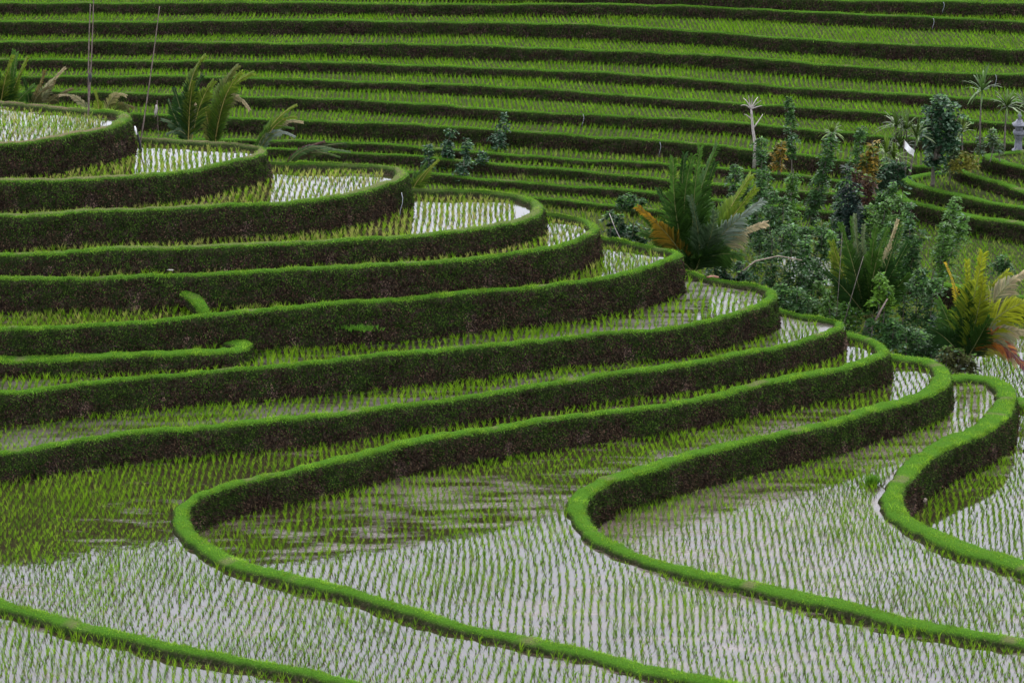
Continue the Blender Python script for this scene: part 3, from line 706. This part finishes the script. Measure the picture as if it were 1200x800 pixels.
def leafy(label, cat, stems, Y, col, seed, name='leafy_sapling', rad=.45, dens=9, leaf=.13, lo=.25, zb=None, group=None, pale=.12, stemr=.022, wid=.42, bark=None, trunkname='stem'):
    """stems: ((base px),(top px)[, bend]); pinnate sprays of leaflets droop all along each stem"""
    r = np.random.default_rng(8000+seed)
    b0 = at(*stems[0][0], Y)
    org = np.array([b0[0], b0[1], b0[2] if zb is None else zb])
    t = empty(name, org, label, cat, group); t.matrix_basis.translation = org
    cm = MB()
    for st in stems:
        a = at(*st[0], Y+r.uniform(-.3, .3)); e = at(*st[1], Y+r.uniform(-.5, .5))
        if zb is not None and st is stems[0]: a[2] = min(a[2], zb)
        bend = r.normal(0, .12, 3)*np.linalg.norm(e-a)*.5; bend[2] = 0
        P = bez(a, (a+e)/2+bend, e, 16); ln = np.linalg.norm(e-a)
        sm = MB(); sm.tube(P, np.linspace(stemr*1.3, stemr*.35, len(P)), (1, 1, 1), 6); sm.build(trunkname, bark or M_BARK, t, True)
        ns = int(ln*(1-lo)*dens*3.0); s = np.sort(r.uniform(lo, 1.0, ns))
        f = s*(len(P)-1); i = np.minimum(f.astype(int), len(P)-2); ft = (f-i)[:, None]
        B = P[i]*(1-ft)+P[i+1]*ft
        az = r.uniform(0, 6.28, ns); el = r.uniform(-.1, .8, ns)
        # uneven outline: some stretches of the stem are fuller
        R = rad*1.15*(.5+.6*np.sin(s*7+seed)**2)*r.uniform(.35, 1.3, ns)*np.clip(1.25-s*.45, .5, 1.2)
        d = np.stack([np.cos(az)*np.cos(el), np.sin(az)*np.cos(el), np.sin(el)], -1)
        K = 8
        for k in range(1, K+1):
            u = k/K
            C0 = B+d*(R*u)[:, None]-np.array([0, 0, 1])*(R*.75*u*u)[:, None]
            sp = np.cross(d, [0, 0, 1.]); sp /= np.linalg.norm(sp, axis=1, keepdims=True)+1e-6
            for sg in (-1, 1):
                dd = sp*sg*r.uniform(.5, 1, (ns, 1))+d*.45+np.array([0, 0, 1])*r.uniform(-.75, .15, (ns, 1))
                dd /= np.linalg.norm(dd, axis=1, keepdims=True)
                l_ = leaf*1.4*r.uniform(.6, 1.2, (ns, 1)); side = np.cross(dd, r.normal(0, 1, (ns, 3))*.5+np.array([0, -.2, 1])); side /= np.linalg.norm(side, axis=1, keepdims=True)+1e-6
                m_ = C0+dd*l_*.5; e_ = C0+dd*l_
                q = np.stack([C0, m_+side*l_*wid*.5, e_, m_-side*l_*wid*.5], 1)
                c = np.asarray(col)*r.uniform(.55, 1.6, (ns, 1))
                young = (r.random(ns) < .25*(s > .8)); c[young] = c[young]*.4+np.array((.06, .14, .02))
                pl = r.random(ns) < pale*.35; c[pl] = (.13, .20, .13)
                if 'croton' in name: gg = r.random(ns) < .4; c[gg] = np.array((.05, .07, .012))*r.uniform(.6, 1.6, (int(gg.sum()), 1))
                cm.quads(q, c)
    cm.build('crown' if trunkname == 'trunk' else 'leaves', M_LEAF, t)
    return t
BG, MGG, LG = (.030, .075, .018), (.050, .115, .018), (.08, .17, .018)
GS = 'slender leafy saplings below the far hillside'
def VY(px, py): return float(bp(px, py, z['V'])[1])
saps = [
 ('slender sapling with full dark top, standing alone just right of the bare white tree', [((928, 196), (925, 114))], 127, BG, .30, .45, 'h9'),
 ('tall bluish sapling between the bare white tree and the orange croton, leaning left', [((905, 268), (893, 162))], 121, BG, .40, .2, None),
 ('small bushy sapling right of the top of the big palm, lower than its neighbours', [((858, 262), (862, 192))], 123, BG, .40, .1, None),
 ('dark sapling with two stems directly above the big palm\'s pale right frond', [((880, 285), (872, 205)), ((884, 285), (893, 200))], 119, BG, .42, .1, None),
 ('sapling with drooping leaves half way between big palm and narrow dark palm, upper row', [((926, 300), (930, 198))], 118, MGG, .38, .3, None),
 ('long bent sapling leaning right, its top beside the small yellow green tuft', [((938, 280), (975, 155)), ((944, 278), (962, 200))], 121, BG, .40, .2, None),
 ('tallest bluish sapling left of the orange croton bush, leaning right', [((984, 300), (1010, 147))], 120, BG, .42, .25, None),
 ('very dark feathery sapling hanging over the narrow dark palm', [((1000, 285), (992, 195)), ((1000, 285), (1002, 218))], 113, (.010, .022, .016), .42, .15, None),
 ('thin sapling leaning right across the valley rice, left of the narrow dark palm', [((952, 305), (988, 212))], 117, BG, .33, .2, None),
 ('sapling below the white flag, leaning right in front of the small grassy terraces', [((1022, 300), (1048, 212)), ((1020, 300), (1034, 225))], 116, BG, .38, .3, None),
 ('round topped dark sapling right of the narrow dark palm', [((1056, 355), (1068, 238)), ((1060, 360), (1080, 270))], 110, BG, .42, .2, None),
 ('bright tipped sapling in front of the lower right terraces, leaning right', [((1088, 340), (1122, 230))], 111, MGG, .42, .3, None),
 ('bushy sapling immediately above the yellow palm\'s tallest frond', [((1098, 350), (1108, 262)), ((1102, 345), (1132, 252))], 109, MGG, .45, .2, None),
 ('dense dark thicket of saplings directly right of the big palm, above the terrace tips', [((898, 362), (905, 268)), ((915, 362), (925, 262)), ((932, 365), (945, 275)), ((880, 350), (888, 300))], 106, BG, .50, .02, None),
 ('low dark leafy clump between the big palm thicket and the narrow dark palm', [((950, 372), (962, 330)), ((968, 378), (975, 335)), ((985, 385), (988, 350))], 106, MGG, .45, .0, None),
 ('dense dark grey green thicket between the narrow dark palm and the yellow palm', [((1055, 410), (1058, 330)), ((1072, 412), (1080, 315)), ((1090, 415), (1098, 325)), ((1040, 400), (1042, 365))], 104, BG, .52, .0, None),
 ('very dark leafy clump at the foot of the yellow palm, left side', [((1100, 425), (1098, 370)), ((1112, 430), (1108, 390)), ((1085, 418), (1085, 385))], 103, (.010, .026, .014), .45, .0, None),
 ('pale stemmed thin sapling rising before the valley water, left of the narrow dark palm', [((980, 345), (976, 268)), ((984, 345), (1004, 300))], 107, MGG, .25, .75, None),
 ('round leafed sapling in front of the narrow dark palm\'s fronds', [((1030, 372), (1032, 318)), ((1035, 372), (1042, 335))], 102, LG, .33, .3, None),
]
for i, (lab, st, Y, col, rad, lo, lv) in enumerate(saps):
    leafy(lab, 'sapling', st, Y, col, i, rad=rad, lo=lo, group=GS, zb=z[lv] if lv else None, dens=10 if rad < .45 else 9)
more = [
 ('broad dark bush hugging the rim right behind the second narrow terrace tip', [((918, 372), (915, 332)), ((930, 374), (934, 335)), ((943, 376), (950, 345)), ((905, 368), (900, 335))], 103.5, BG, .42, .0),
 ('dark bush behind the rim left of the narrow dark palm foot', [((975, 388), (972, 352)), ((988, 390), (992, 355)), ((1000, 392), (1004, 362))], 102.5, MGG, .42, .0),
 ('dark bush right at the foot of the narrow dark palm, right side', [((1020, 398), (1022, 368)), ((1034, 402), (1036, 372)), ((1046, 405), (1050, 372))], 101.5, BG, .45, .0),
 ('dark bush filling the gap left of the yellow palm trunk, lowest one', [((1062, 418), (1062, 385)), ((1076, 420), (1078, 385)), ((1092, 425), (1094, 392))], 101, BG, .45, .0),
 ('brownish bush around the trunk of the yellow palm', [((1108, 436), (1110, 405)), ((1122, 438), (1124, 408)), ((1136, 438), (1140, 415))], 99, (.045, .05, .016), .40, .0),
 ('small dark bush under the fronds of the big palm, right side', [((850, 335), (850, 300)), ((865, 338), (868, 305)), ((838, 330), (836, 305))], 102.5, (.012, .034, .012), .40, .0),
 ('tall dark sapling immediately right of the big palm thicket', [((952, 350), (962, 258)), ((948, 350), (940, 262))], 108, BG, .45, .1),
 ('leaning dark sapling between the two dark thickets, behind the narrow dark palm', [((1010, 350), (1044, 262)), ((1008, 350), (1020, 290))], 109, BG, .42, .1),
 ('bushy sapling left of the lowest right terrace end', [((1030, 300), (1040, 232)), ((1046, 300), (1058, 226)), ((1020, 300), (1018, 240))], 114, MGG, .42, .1),
 ('small leafy bush at the valley edge above the yellow palm, far right', [((1168, 318), (1170, 300)), ((1180, 318), (1178, 302))], 112, BG, .35, .0),
 ('dark sapling with pale glossy leaves over the big palm\'s thicket', [((900, 300), (908, 225)), ((915, 300), (918, 232)), ((890, 300), (884, 238))], 112, BG, .45, .0),
 ('dark leafy sapling below the red leaved bush', [((990, 290), (985, 232)), ((1004, 290), (1006, 238))], 114, (.012, .034, .014), .42, .0),
]
for i, (lab, st, Y, col, rad, lo) in enumerate(more):
    leafy(lab, 'bush' if lo == 0 else 'sapling', st, Y, col, 200+i, rad=rad, lo=lo, group=GS, dens=9, name='leafy_bush' if lo == 0 else 'leafy_sapling')
lefts = [
 ('tallest, rightmost leafy shrub of the small group at the foot of the hillside', [((580, 186), (592, 134)), ((578, 186), (584, 150))], 'h10'),
 ('dark shrub with bright top, second from left in the group at the hillside foot', [((526, 200), (529, 152)), ((524, 200), (524, 165))], 'h11'),
 ('shrub with whitish shiny leaves, middle of the group at the foot of the hillside', [((542, 212), (546, 163))], 'h11'),
 ('low thin shrub between the tallest and the whitish one at the hillside foot', [((566, 205), (566, 178))], 'h11'),
 ('faint leftmost shrub of the small group at the foot of the hillside', [((503, 205), (502, 170))], 'h11'),
]
for i, (lab, st, lv) in enumerate(lefts):
    leafy(lab, 'shrub', st, float(bp(*st[0][0], z[lv])[1])-.8, (.016, .045, .018), 50+i, rad=.33, lo=.05, group='leafy shrubs at the foot of the hillside', dens=9, name='leafy_shrub', pale=.5)
leafy('round leafy tree with shiny pale topped crown on the bank beside the white flag', 'tree', [((1094, 200), (1104, 140)), ((1096, 186), (1092, 148)), ((1098, 186), (1118, 146)), ((1098, 180), (1112, 120)), ((1098, 180), (1100, 112)), ((1098, 178), (1082, 140)), ((1098, 178), (1124, 136)), ((1098, 176), (1090, 125))], 126, (.018, .048, .020), 70, name='broadleaf_tree', rad=.5, lo=.3, leaf=.17, wid=.6, pale=.6, stemr=.07, trunkname='trunk', zb=z['rb'])
leafy('thin pale flowering shrub between the round tree and the second dracaena', 'shrub', [((1114, 194), (1116, 150)), ((1114, 194), (1122, 165))], 127, (.05, .09, .03), 71, name='garden_shrub', rad=.3, lo=.2, zb=z['rb'])
leafy('low pale leaved shrub below the dracaenas near the stone shrine', 'shrub', [((1146, 190), (1148, 160)), ((1160, 190), (1163, 150)), ((1172, 190), (1172, 165))], 127.5, (.06, .09, .035), 72, name='garden_shrub', rad=.3, lo=.3, pale=.6, zb=z['rd'])
leafy('orange and yellow leaved croton bush left of the white flag', 'croton', [((1020, 225), (1022, 165)), ((1018, 225), (1014, 178)), ((1016, 225), (1008, 190))], 119, (.17, .115, .016), 73, name='croton_bush', rad=.33, lo=.2, leaf=.16, wid=.35, pale=0)
leafy('small orange croton bush behind the saplings under the slender lone sapling', 'croton', [((914, 205), (916, 165)), ((912, 205), (908, 172))], 123, (.20, .13, .02), 74, name='croton_bush', rad=.25, lo=.2, leaf=.15, wid=.35, pale=0)
leafy('dark red leaved bush under the larger orange croton', 'shrub', [((1006, 240), (1003, 198)), ((1012, 240), (1016, 205))], 117.5, (.055, .03, .018), 75, name='red_leaved_bush', rad=.3, lo=.1, leaf=.15, pale=0)
leafy('low yellowish bush at the bank edge between the round tree and the shrine', 'shrub', [((1130, 198), (1130, 178)), ((1136, 198), (1142, 182)), ((1122, 200), (1118, 186))], 126, (.13, .13, .02), 76, name='yellow_bush', rad=.3, lo=.0, leaf=.15, pale=0)
leafy('rounded dark grassy bush on the valley edge left of the big palm', 'shrub', [((728, 243), (728, 230)), ((740, 243), (742, 229)), ((752, 243), (752, 231)), ((735, 243), (735, 228))], 127, (.02, .06, .014), 77, name='round_bush', rad=.32, lo=.0, leaf=.11, pale=0)
leafy('small dark weed bush right behind the last narrow paddy tip', 'shrub', [((716, 282), (714, 246)), ((724, 285), (726, 252))], 106, (.012, .035, .012), 78, name='small_bush', rad=.28, lo=.1, leaf=.12, pale=.2)
leafy('small leafy bush left of the yellowed frond of the big palm', 'shrub', [((745, 290), (744, 262)), ((752, 290), (756, 268)), ((738, 290), (732, 262))], 107, (.016, .045, .014), 79, name='small_bush', rad=.3, lo=.0, leaf=.13, pale=.3)
leafy('dark bush left of the white flag pole, right under the dracaena tufts', 'shrub', [((1044, 215), (1042, 188)), ((1052, 215), (1054, 190)), ((1036, 220), (1034, 200))], 121, (.014, .04, .014), 80, name='garden_shrub', rad=.42, lo=.0, leaf=.16, pale=.3)

def rosette(label, tops, Y, r_px, col, seed, zb, name='dracaena_plant', n=34):
    rg = np.random.default_rng(6000+seed); b = at(*tops[0][0], Y); org = np.array([b[0], Y, zb])
    t = empty(name, org, label, 'dracaena', 'strap leaved dracaenas near the stone shrine'); t.matrix_basis.translation = org
    R = r_px/F*(Y+5)*1.3
    for base, top in tops:
        a = at(*base, Y); a[2] = max(zb-.05, min(a[2], 99)); e = at(*top, Y)
        m = MB(); m.tube(bez(a, (a+e)/2+rg.normal(0, .08, 3), e, 8), np.linspace(.05, .03, 8), (1, 1, 1), 7); m.build('stem', M_BARK, t, True)
        lm = MB(); az = rg.uniform(0, 6.28, n); el = rg.uniform(.05, 1.45, n); l_ = R*rg.uniform(.7, 1.15, n)
        d = np.stack([np.cos(az)*np.cos(el), np.sin(az)*np.cos(el), np.sin(el)], -1)
        sd = np.cross(d, [0, 0, 1.]); sd /= np.linalg.norm(sd, axis=1, keepdims=True)+1e-6
        s0 = e+d*.02; pts = [s0]
        for u in (.45, .8, 1.): pts.append(s0+d*(l_*u)[:, None]-np.array([0, 0, 1])*(l_*.5*u**2.2*np.cos(el))[:, None])
        W = [.03, .045, .035, .004]; c = np.asarray(col)*rg.uniform(.55, 1.5, (n, 1))
        for k in range(3):
            lm.quads(np.stack([pts[k]-sd*W[k], pts[k]+sd*W[k], pts[k+1]+sd*W[k+1], pts[k+1]-sd*W[k+1]], 1), c)
        lm.build('leaf_tuft', M_PALM, t)
rosette('tallest dracaena with one round tuft on a bare stem, left of the stone shrine', [((1149, 176), (1151, 106))], 127.5, 24, (.05, .10, .02), 1, z['rd'])
rosette('dracaena with drooping pale edged tuft directly left of the stone shrine', [((1177, 176), (1180, 125))], 127.5, 20, (.06, .11, .02), 2, z['rd'])
rosette('dracaena half cut by the right edge above the stone shrine', [((1202, 176), (1202, 122))], 128.2, 18, (.05, .10, .02), 3, z['rd'])
rosette('dracaena with several tufts crowded together just above the white flag', [((1060, 205), (1062, 152)), ((1052, 205), (1050, 148)), ((1066, 205), (1074, 160)), ((1058, 205), (1056, 172))], 124, 20, (.05, .09, .015), 4, z['V'])
rosette('low yellow green dracaena tuft beside the white flag pole, left', [((1040, 215), (1038, 180)), ((1046, 215), (1048, 186))], 122.5, 19, (.07, .12, .015), 5, z['V'])
rosette('small yellow green tuft behind the saplings, between lone sapling and larger orange croton', [((975, 190), (975, 156))], 124, 15, (.09, .15, .02), 6, z['V'])
rosette('thin yellowish tuft right of the round tree crown', [((1127, 192), (1127, 155))], 127, 17, (.08, .12, .02), 7, z['rb'])

# bare whitish tree
Yd = 130.5; b = at(884, 182, Yd); zb = z['h7']-.1
t = empty('bare_tree', (b[0], Yd, zb), 'leafless whitish dead tree with a forked spiky top in front of the hillside', 'dead tree'); t.matrix_basis.translation = (b[0], Yd, zb)
m = MB(); m.tube([(b[0], Yd, zb)]+[at(x, y, Yd) for x, y in ((885, 170), (882, 150), (881, 135), (880, 126))], [.08, .07, .06, .05, .04], (1, 1, 1), 8); m.build('trunk', M_PALE, t, True)
for fr, md, to in (((880, 128), (874, 121), (868, 124)), ((880, 128), (876, 118), (871, 115)), ((880, 128), (881, 120), (882, 112)), ((880, 128), (886, 121), (892, 118)), ((880, 128), (887, 125), (893, 124)), ((883, 150), (889, 142), (894, 134)), ((880, 128), (878, 118), (877, 112)), ((881, 140), (876, 135), (872, 134)), ((880, 128), (884, 119), (888, 114))):
    m = MB(); m.tube(bez(at(*fr, Yd), at(*md, Yd+random.uniform(-.3, .3)), at(*to, Yd+random.uniform(-.5, .5)), 6), np.linspace(.035, .012, 6), (1, 1, 1), 5); m.build('branch', M_PALE, t, True)
# bare twigs poking out of the thickets
def twig(label, pts, Y, rad=.02, mat=M_PALE, name='bare_branch', cat='branch', group=None):
    P = np.array([at(x, y, Y+.3*i) for i, (x, y) in enumerate(pts)])
    m = MB(); m.tube(P, np.linspace(rad, rad*.5, len(P)), (1, 1, 1), 6); o = m.build(name, mat, None, True, origin=P[0]); tag(o, label, cat, group)
twig('short pale broken branch sticking up right behind the last narrow paddy tip', [(729, 284), (721, 268), (714, 250)], 105.5)
twig('brown dry fallen frond stalk lying across the saplings right of the big palm', [(862, 325), (885, 306), (912, 300), (940, 305)], 104, .035, M_ROCK, 'dry_stalk', 'stalk')
twig('long thin grey stick standing against the narrow dark palm, left side', [(980, 372), (984, 320), (987, 272)], 101, .014, M_BARK)
twig('thin dark bare stem crossing in front of the narrow dark palm', [(985, 392), (1000, 340), (1012, 300)], 101.5, .018, M_BARK)
twig('broken whitish stump branch at the foot of the narrow dark palm', [(1026, 375), (1033, 362), (1040, 350)], 100.5, .045, M_BAMBOO)
# bamboo poles at the upper left
def pole(label, pairs, z0, Y, parts, name, cat, mat=M_BAMBOO, rad=.026):
    a = at(*pairs[0][0], Y); org = np.array([a[0], Y, z0]); t = empty(name, org, label, cat); t.matrix_basis.translation = org
    for j, (p, q) in enumerate(pairs):
        s_ = at(*p, Y+.03*j); s_[2] = z0-.2 if j == 0 else s_[2]; e = at(*q, Y+.1*j)
        n = 16; P = bez(s_, (s_+e)/2+np.array([.06*(-1)**j, 0, 0]), e, n); R = np.linspace(rad, rad*.55, n); R[::3] *= 1.25
        m = MB(); m.tube(P, R, (1, 1, 1), 7); m.build('cane', mat, t, True)
    for nm, mt, pts, rr in parts:
        P = np.array([at(x, y, Y-.06) for x, y in pts]); m = MB(); m.tube(P, rr, (1, 1, 1), 8); m.build(nm, mt, t, True)
    return t
yk = float(bp(103, 131, z['Kc'])[1]); yj = float(bp(163, 174, z['J'])[1])
pole('double bamboo pole with a black wrapping half way up, standing behind the topmost paddy', [((102, 132), (110, -12)), ((104, 131), (106, 5))], z['K'], yk, [('wrapping', M_BLACK, [(106, 86), (105.5, 90), (106, 96)], [.035, .07, .03])], 'bamboo_pole', 'pole')
pole('single thin bamboo pole leaning right, standing in the second paddy', [((162, 174), (187, 8))], z['J'], yj, [], 'bamboo_pole', 'pole', rad=.024)
pole('short black stake with a white knob at the foot of the leaning bamboo pole', [((165.5, 175), (159, 150))], z['J'], yj-.25, [('knob', M_CLOTH, [(160, 158), (158.5, 152), (158, 148)], [.025, .04, .02])], 'stake', 'stake', mat=M_BLACK, rad=.05)
pole('stick with a small white bag tied to its top, behind the second paddy', [((184, 172), (184, 118))], z['V'], 105, [('white_bag', M_PALE, [(183, 123), (183.5, 127), (182.5, 132), (182, 137)], [.02, .05, .05, .02])], 'marker_stick', 'stick', rad=.02)
# white flag
Yf = 123.; b = at(1057.5, 204, Yf); t = empty('white_flag', (b[0], Yf, b[2]), 'plain white flag on a thin stick in front of the small grassy terraces', 'flag'); t.matrix_basis.translation = (b[0], Yf, b[2])
m = MB(); m.tube([at(1057.5, 206, Yf), at(1058, 190, Yf), at(1060, 164, Yf)], .022, (1, 1, 1), 6); m.build('stick', M_BARK, t, True)
m = MB(); c = [at(1060, 165, Yf), at(1072, 177, Yf-.3), at(1070.5, 184, Yf-.25), at(1059.3, 174, Yf)]; n = 8; G = []
for i in range(n+1):
    for j in range(n+1):
        u, v = i/n, j/n; p = (c[0]*(1-u)+c[1]*u)*(1-v)+(c[3]*(1-u)+c[2]*u)*v; p = p+np.array([0, .06*math.sin(u*7+v*2), .02*math.sin(u*9)]); G.append(p)
G = np.array(G); q = [(i*(n+1)+j, (i+1)*(n+1)+j, (i+1)*(n+1)+j+1, i*(n+1)+j+1) for i in range(n) for j in range(n)]
m.add(G, q); m.add(G+np.array([0, .01, 0]), [x[::-1] for x in q]); m.build('cloth', M_CLOTH, t, True)
# stone shrine
Ys = float(bp(1193, 178, z['rd'])[1]); b = np.array([bp(1193, 178, z['rd'])[0], Ys, z['rd']]); k = 1/F*(Ys+5)
t = empty('stone_shrine', b, 'small grey stone lantern shrine with a tiered roof on the bank at the right edge', 'shrine'); t.matrix_basis.translation = b
def sq(prof, name, dx=0):
    m = MB(); m.lathe([(r_*k*1.2, z_*k) for r_, z_ in prof], (1, 1, 1), 4, center=(b[0]+dx, b[1], b[2])); m.build(name, M_STONE, t)
sq([(0, -1), (7.5, -1), (7.5, 1.5), (6, 3), (4.6, 4), (4.2, 16), (5.4, 18), (5.4, 19.5), (0, 19.5)], 'pedestal')
sq([(0, 19.6), (6.5, 19.6), (7.2, 22), (6.4, 25), (5, 25.5), (0, 25.5)], 'shelf'); sq([(0, 25.6), (4.6, 25.6), (4.4, 31), (0, 31)], 'chamber')
sq([(0, 31.1), (9.0, 31.1), (8.6, 32.4), (5, 35), (3.2, 38), (0, 38)], 'roof')
m = MB(); m.lathe([(0, 38*k), (2.6*k, 38.1*k), (1.4*k, 40*k), (2.6*k, 42.5*k), (1.6*k, 45*k), (.5*k, 47*k), (0, 47*k)], (1, 1, 1), 10, center=b); m.build('finial', M_STONE, t, True)
# water running over the banks
def spout(label, px, y0, y1, lev, near=False):
    zc = z[lev+'c']; a = bp(px, y0+1.5, zc); Y = a[1]-.12; hgt = (y1-y0)/F*(Y+5)
    P = [np.array([a[0]+random.uniform(-.02, .02), Y+.18, zc-.02])]+[np.array([a[0]+.05*math.sin(u*5), Y-.05-.16*u, zc+.03-hgt*u]) for u in (.05, .25, .5, .75, 1.)]
    m = MB(); m.tube(P, [.012, .014, .013, .010, .009, .012], (1, 1, 1), 6); o = m.build('water_trickle', M_FOAM, None, True, origin=P[0]); tag(o, label, 'water trickle', 'thin trickles of water falling over the banks')
spout('white trickle running down the brown tip of the third terrace from the top', 470.5, 224, 249, 'I')
spout('tiny white trickle on the second dark hillside bank, above the centre of the photo', 683, 27, 42, 'h2')
spout('tiny white trickle on the hillside right of the tallest shrub of the small group', 683, 132, 147, 'h6')
spout('faint trickle on the hillside bank directly above the big palm', 773, 165, 181, 'h7')
spout('faint trickle at the very top of the hillside near the upper right corner', 1105, 1, 13, 'h0')
spout('bluish trickle high on the hillside, just below the faint one at upper right', 1093, 20, 33, 'h1')
spout('bluish trickle on the hillside bank right beside the tallest dracaena', 1166, 86, 101, 'h3')
# stones at the foot of the lowest curved bank
def rock(label, px, py, lv, sx, sy, sz, seed, mat=M_ROCK, name='stone', cat='stone'):
    p = bp(px, py, z[lv]); r = np.random.default_rng(seed); m = MB(); V = []; nu, nv = 14, 9
    for i in range(nv+1):
        for j in range(nu):
            th = math.pi*i/nv; ph = 2*math.pi*j/nu; d = np.array([math.sin(th)*math.cos(ph), math.sin(th)*math.sin(ph), math.cos(th)])
            f = 1+.12*math.sin(3*ph+seed)+.1*math.sin(5*th+ph*2)+r.normal(0, .02); V.append([p[0]+d[0]*sx*f, p[1]+d[1]*sy*f, z[lv]+sz*.25+np.sign(d[2])*abs(d[2])**.7*sz*f])
    Q = [(i*nu+j, (i+1)*nu+j, (i+1)*nu+(j+1) % nu, i*nu+(j+1) % nu) for i in range(nv) for j in range(nu)]
    m.add(V, Q); o = m.build(name, mat, None, True, origin=(p[0], p[1], z[lv])); tag(o, label, cat)
rock('larger flat brown stone at the foot of the lowest curved bank, nearer the viewer', 1074, 587, '4', .28, .2, .13, 1)
rock('smaller brown stone behind the larger one at the foot of the lowest curved bank', 1091, 573, '4', .22, .16, .10, 2)
rock('small rust red lump lying on the grassy rim beside the big palm', 835, 325, 'Dc', .2, .10, .05, 3, M_RED, 'clay_lump', 'lump')
rock('small reddish scrap on the rim behind the second curved bank from the right', 1059, 419, '2c', .16, .06, .04, 4, M_RED, 'clay_scrap', 'scrap')
rock('tiny whitish scrap lying on the grassy rim of the fifth terrace at the left', 200, 316.5, 'Gc', .10, .04, .02, 5, M_PALE, 'pale_scrap', 'scrap')
# brighter tufts
def tuft(label, px, py, zz, n, R, hgt, seed):
    p = bp(px, py, zz); r = np.random.default_rng(seed); B = np.hstack([r.normal(0, R, (n, 1)), r.normal(0, R*.5, (n, 1)), np.zeros((n, 1))])+np.array([p[0], p[1], zz])
    q, c = blades(B, np.full(n, hgt), 5, 2, .016, .8, mixcol(r.random(n), (.05, .15, .012), (.12, .27, .025)), seed); m = MB(); m.quads(q, c)
    tag(m.build('grass_tuft', M_GRASS, None, origin=(p[0], p[1], zz)), label, 'grass tuft')
tuft('bright green tuft of tall grass beside the bend of the lowest curved bank', 1023, 567, z['3'], 60, .12, .32, 1)
tuft('bright green grass tuft growing out of the tall dark bank, left of centre', 422, 386, z['D']+.62, 90, .3, .14, 2)
#PLANTS-END

# ------------------------------------------------------------------ camera, light, sky
cam = bpy.data.cameras.new('camera'); co = bpy.data.objects.new('camera', cam); COL.objects.link(co)
co.location = (0, 0, H); co.rotation_euler = (math.pi/2-PITCH, 0, 0)
cam.sensor_width = 36; cam.lens = F*36/1200; cam.clip_start = 1; cam.clip_end = 6000
SC.camera = co
SUN_EL, SUN_AZ = math.radians(54), math.radians(20)     # azimuth from +Y towards +X
sd = bpy.data.lights.new('sun', 'SUN'); so = bpy.data.objects.new('sun', sd); COL.objects.link(so)
sd.energy = 2.0; sd.angle = math.radians(14); sd.color = (1, .965, .91)
d = Vector((math.sin(SUN_AZ)*math.cos(SUN_EL), math.cos(SUN_AZ)*math.cos(SUN_EL), math.sin(SUN_EL)))
so.rotation_euler = d.to_track_quat('Z', 'Y').to_euler()
w = bpy.data.worlds.new('World'); SC.world = w; w.use_nodes = True
nt = w.node_tree; nt.nodes.clear(); N = nt.nodes; Lk = nt.links
out = N.new('ShaderNodeOutputWorld'); bg = N.new('ShaderNodeBackground'); sky = N.new('ShaderNodeTexSky')
sky.sky_type = 'NISHITA'; sky.sun_disc = False; sky.sun_elevation = SUN_EL; sky.sun_rotation = SUN_AZ
sky.air_density = 1.0; sky.dust_density = 4.0; sky.ozone_density = 1.0; sky.altitude = 300
tc = N.new('ShaderNodeTexCoord'); no = N.new('ShaderNodeTexNoise'); no.inputs['Scale'].default_value = 2.4; no.inputs['Detail'].default_value = 5
Lk.new(tc.outputs['Generated'], no.inputs['Vector'])
cr = N.new('ShaderNodeValToRGB'); cr.color_ramp.elements[0].position = .25; cr.color_ramp.elements[0].color = (8.7, 8.9, 10.0, 1)
cr.color_ramp.elements[1].position = .75; cr.color_ramp.elements[1].color = (12.2, 12.4, 13.6, 1)
Lk.new(no.outputs['Fac'], cr.inputs[0])
mx = N.new('ShaderNodeMix'); mx.data_type = 'RGBA'; mx.inputs[0].default_value = .8      # cloud cover over the sky
Lk.new(sky.outputs[0], mx.inputs[6]); Lk.new(cr.outputs[0], mx.inputs[7])
Lk.new(mx.outputs[2], bg.inputs['Color']); bg.inputs['Strength'].default_value = .13
Lk.new(bg.outputs[0], out.inputs['Surface'])
SC.view_settings.view_transform = 'Standard'; SC.view_settings.look = 'None'
SC.view_settings.exposure = .92; SC.view_settings.gamma = 1
SC.render.resolution_x = 1024; SC.render.resolution_y = 682
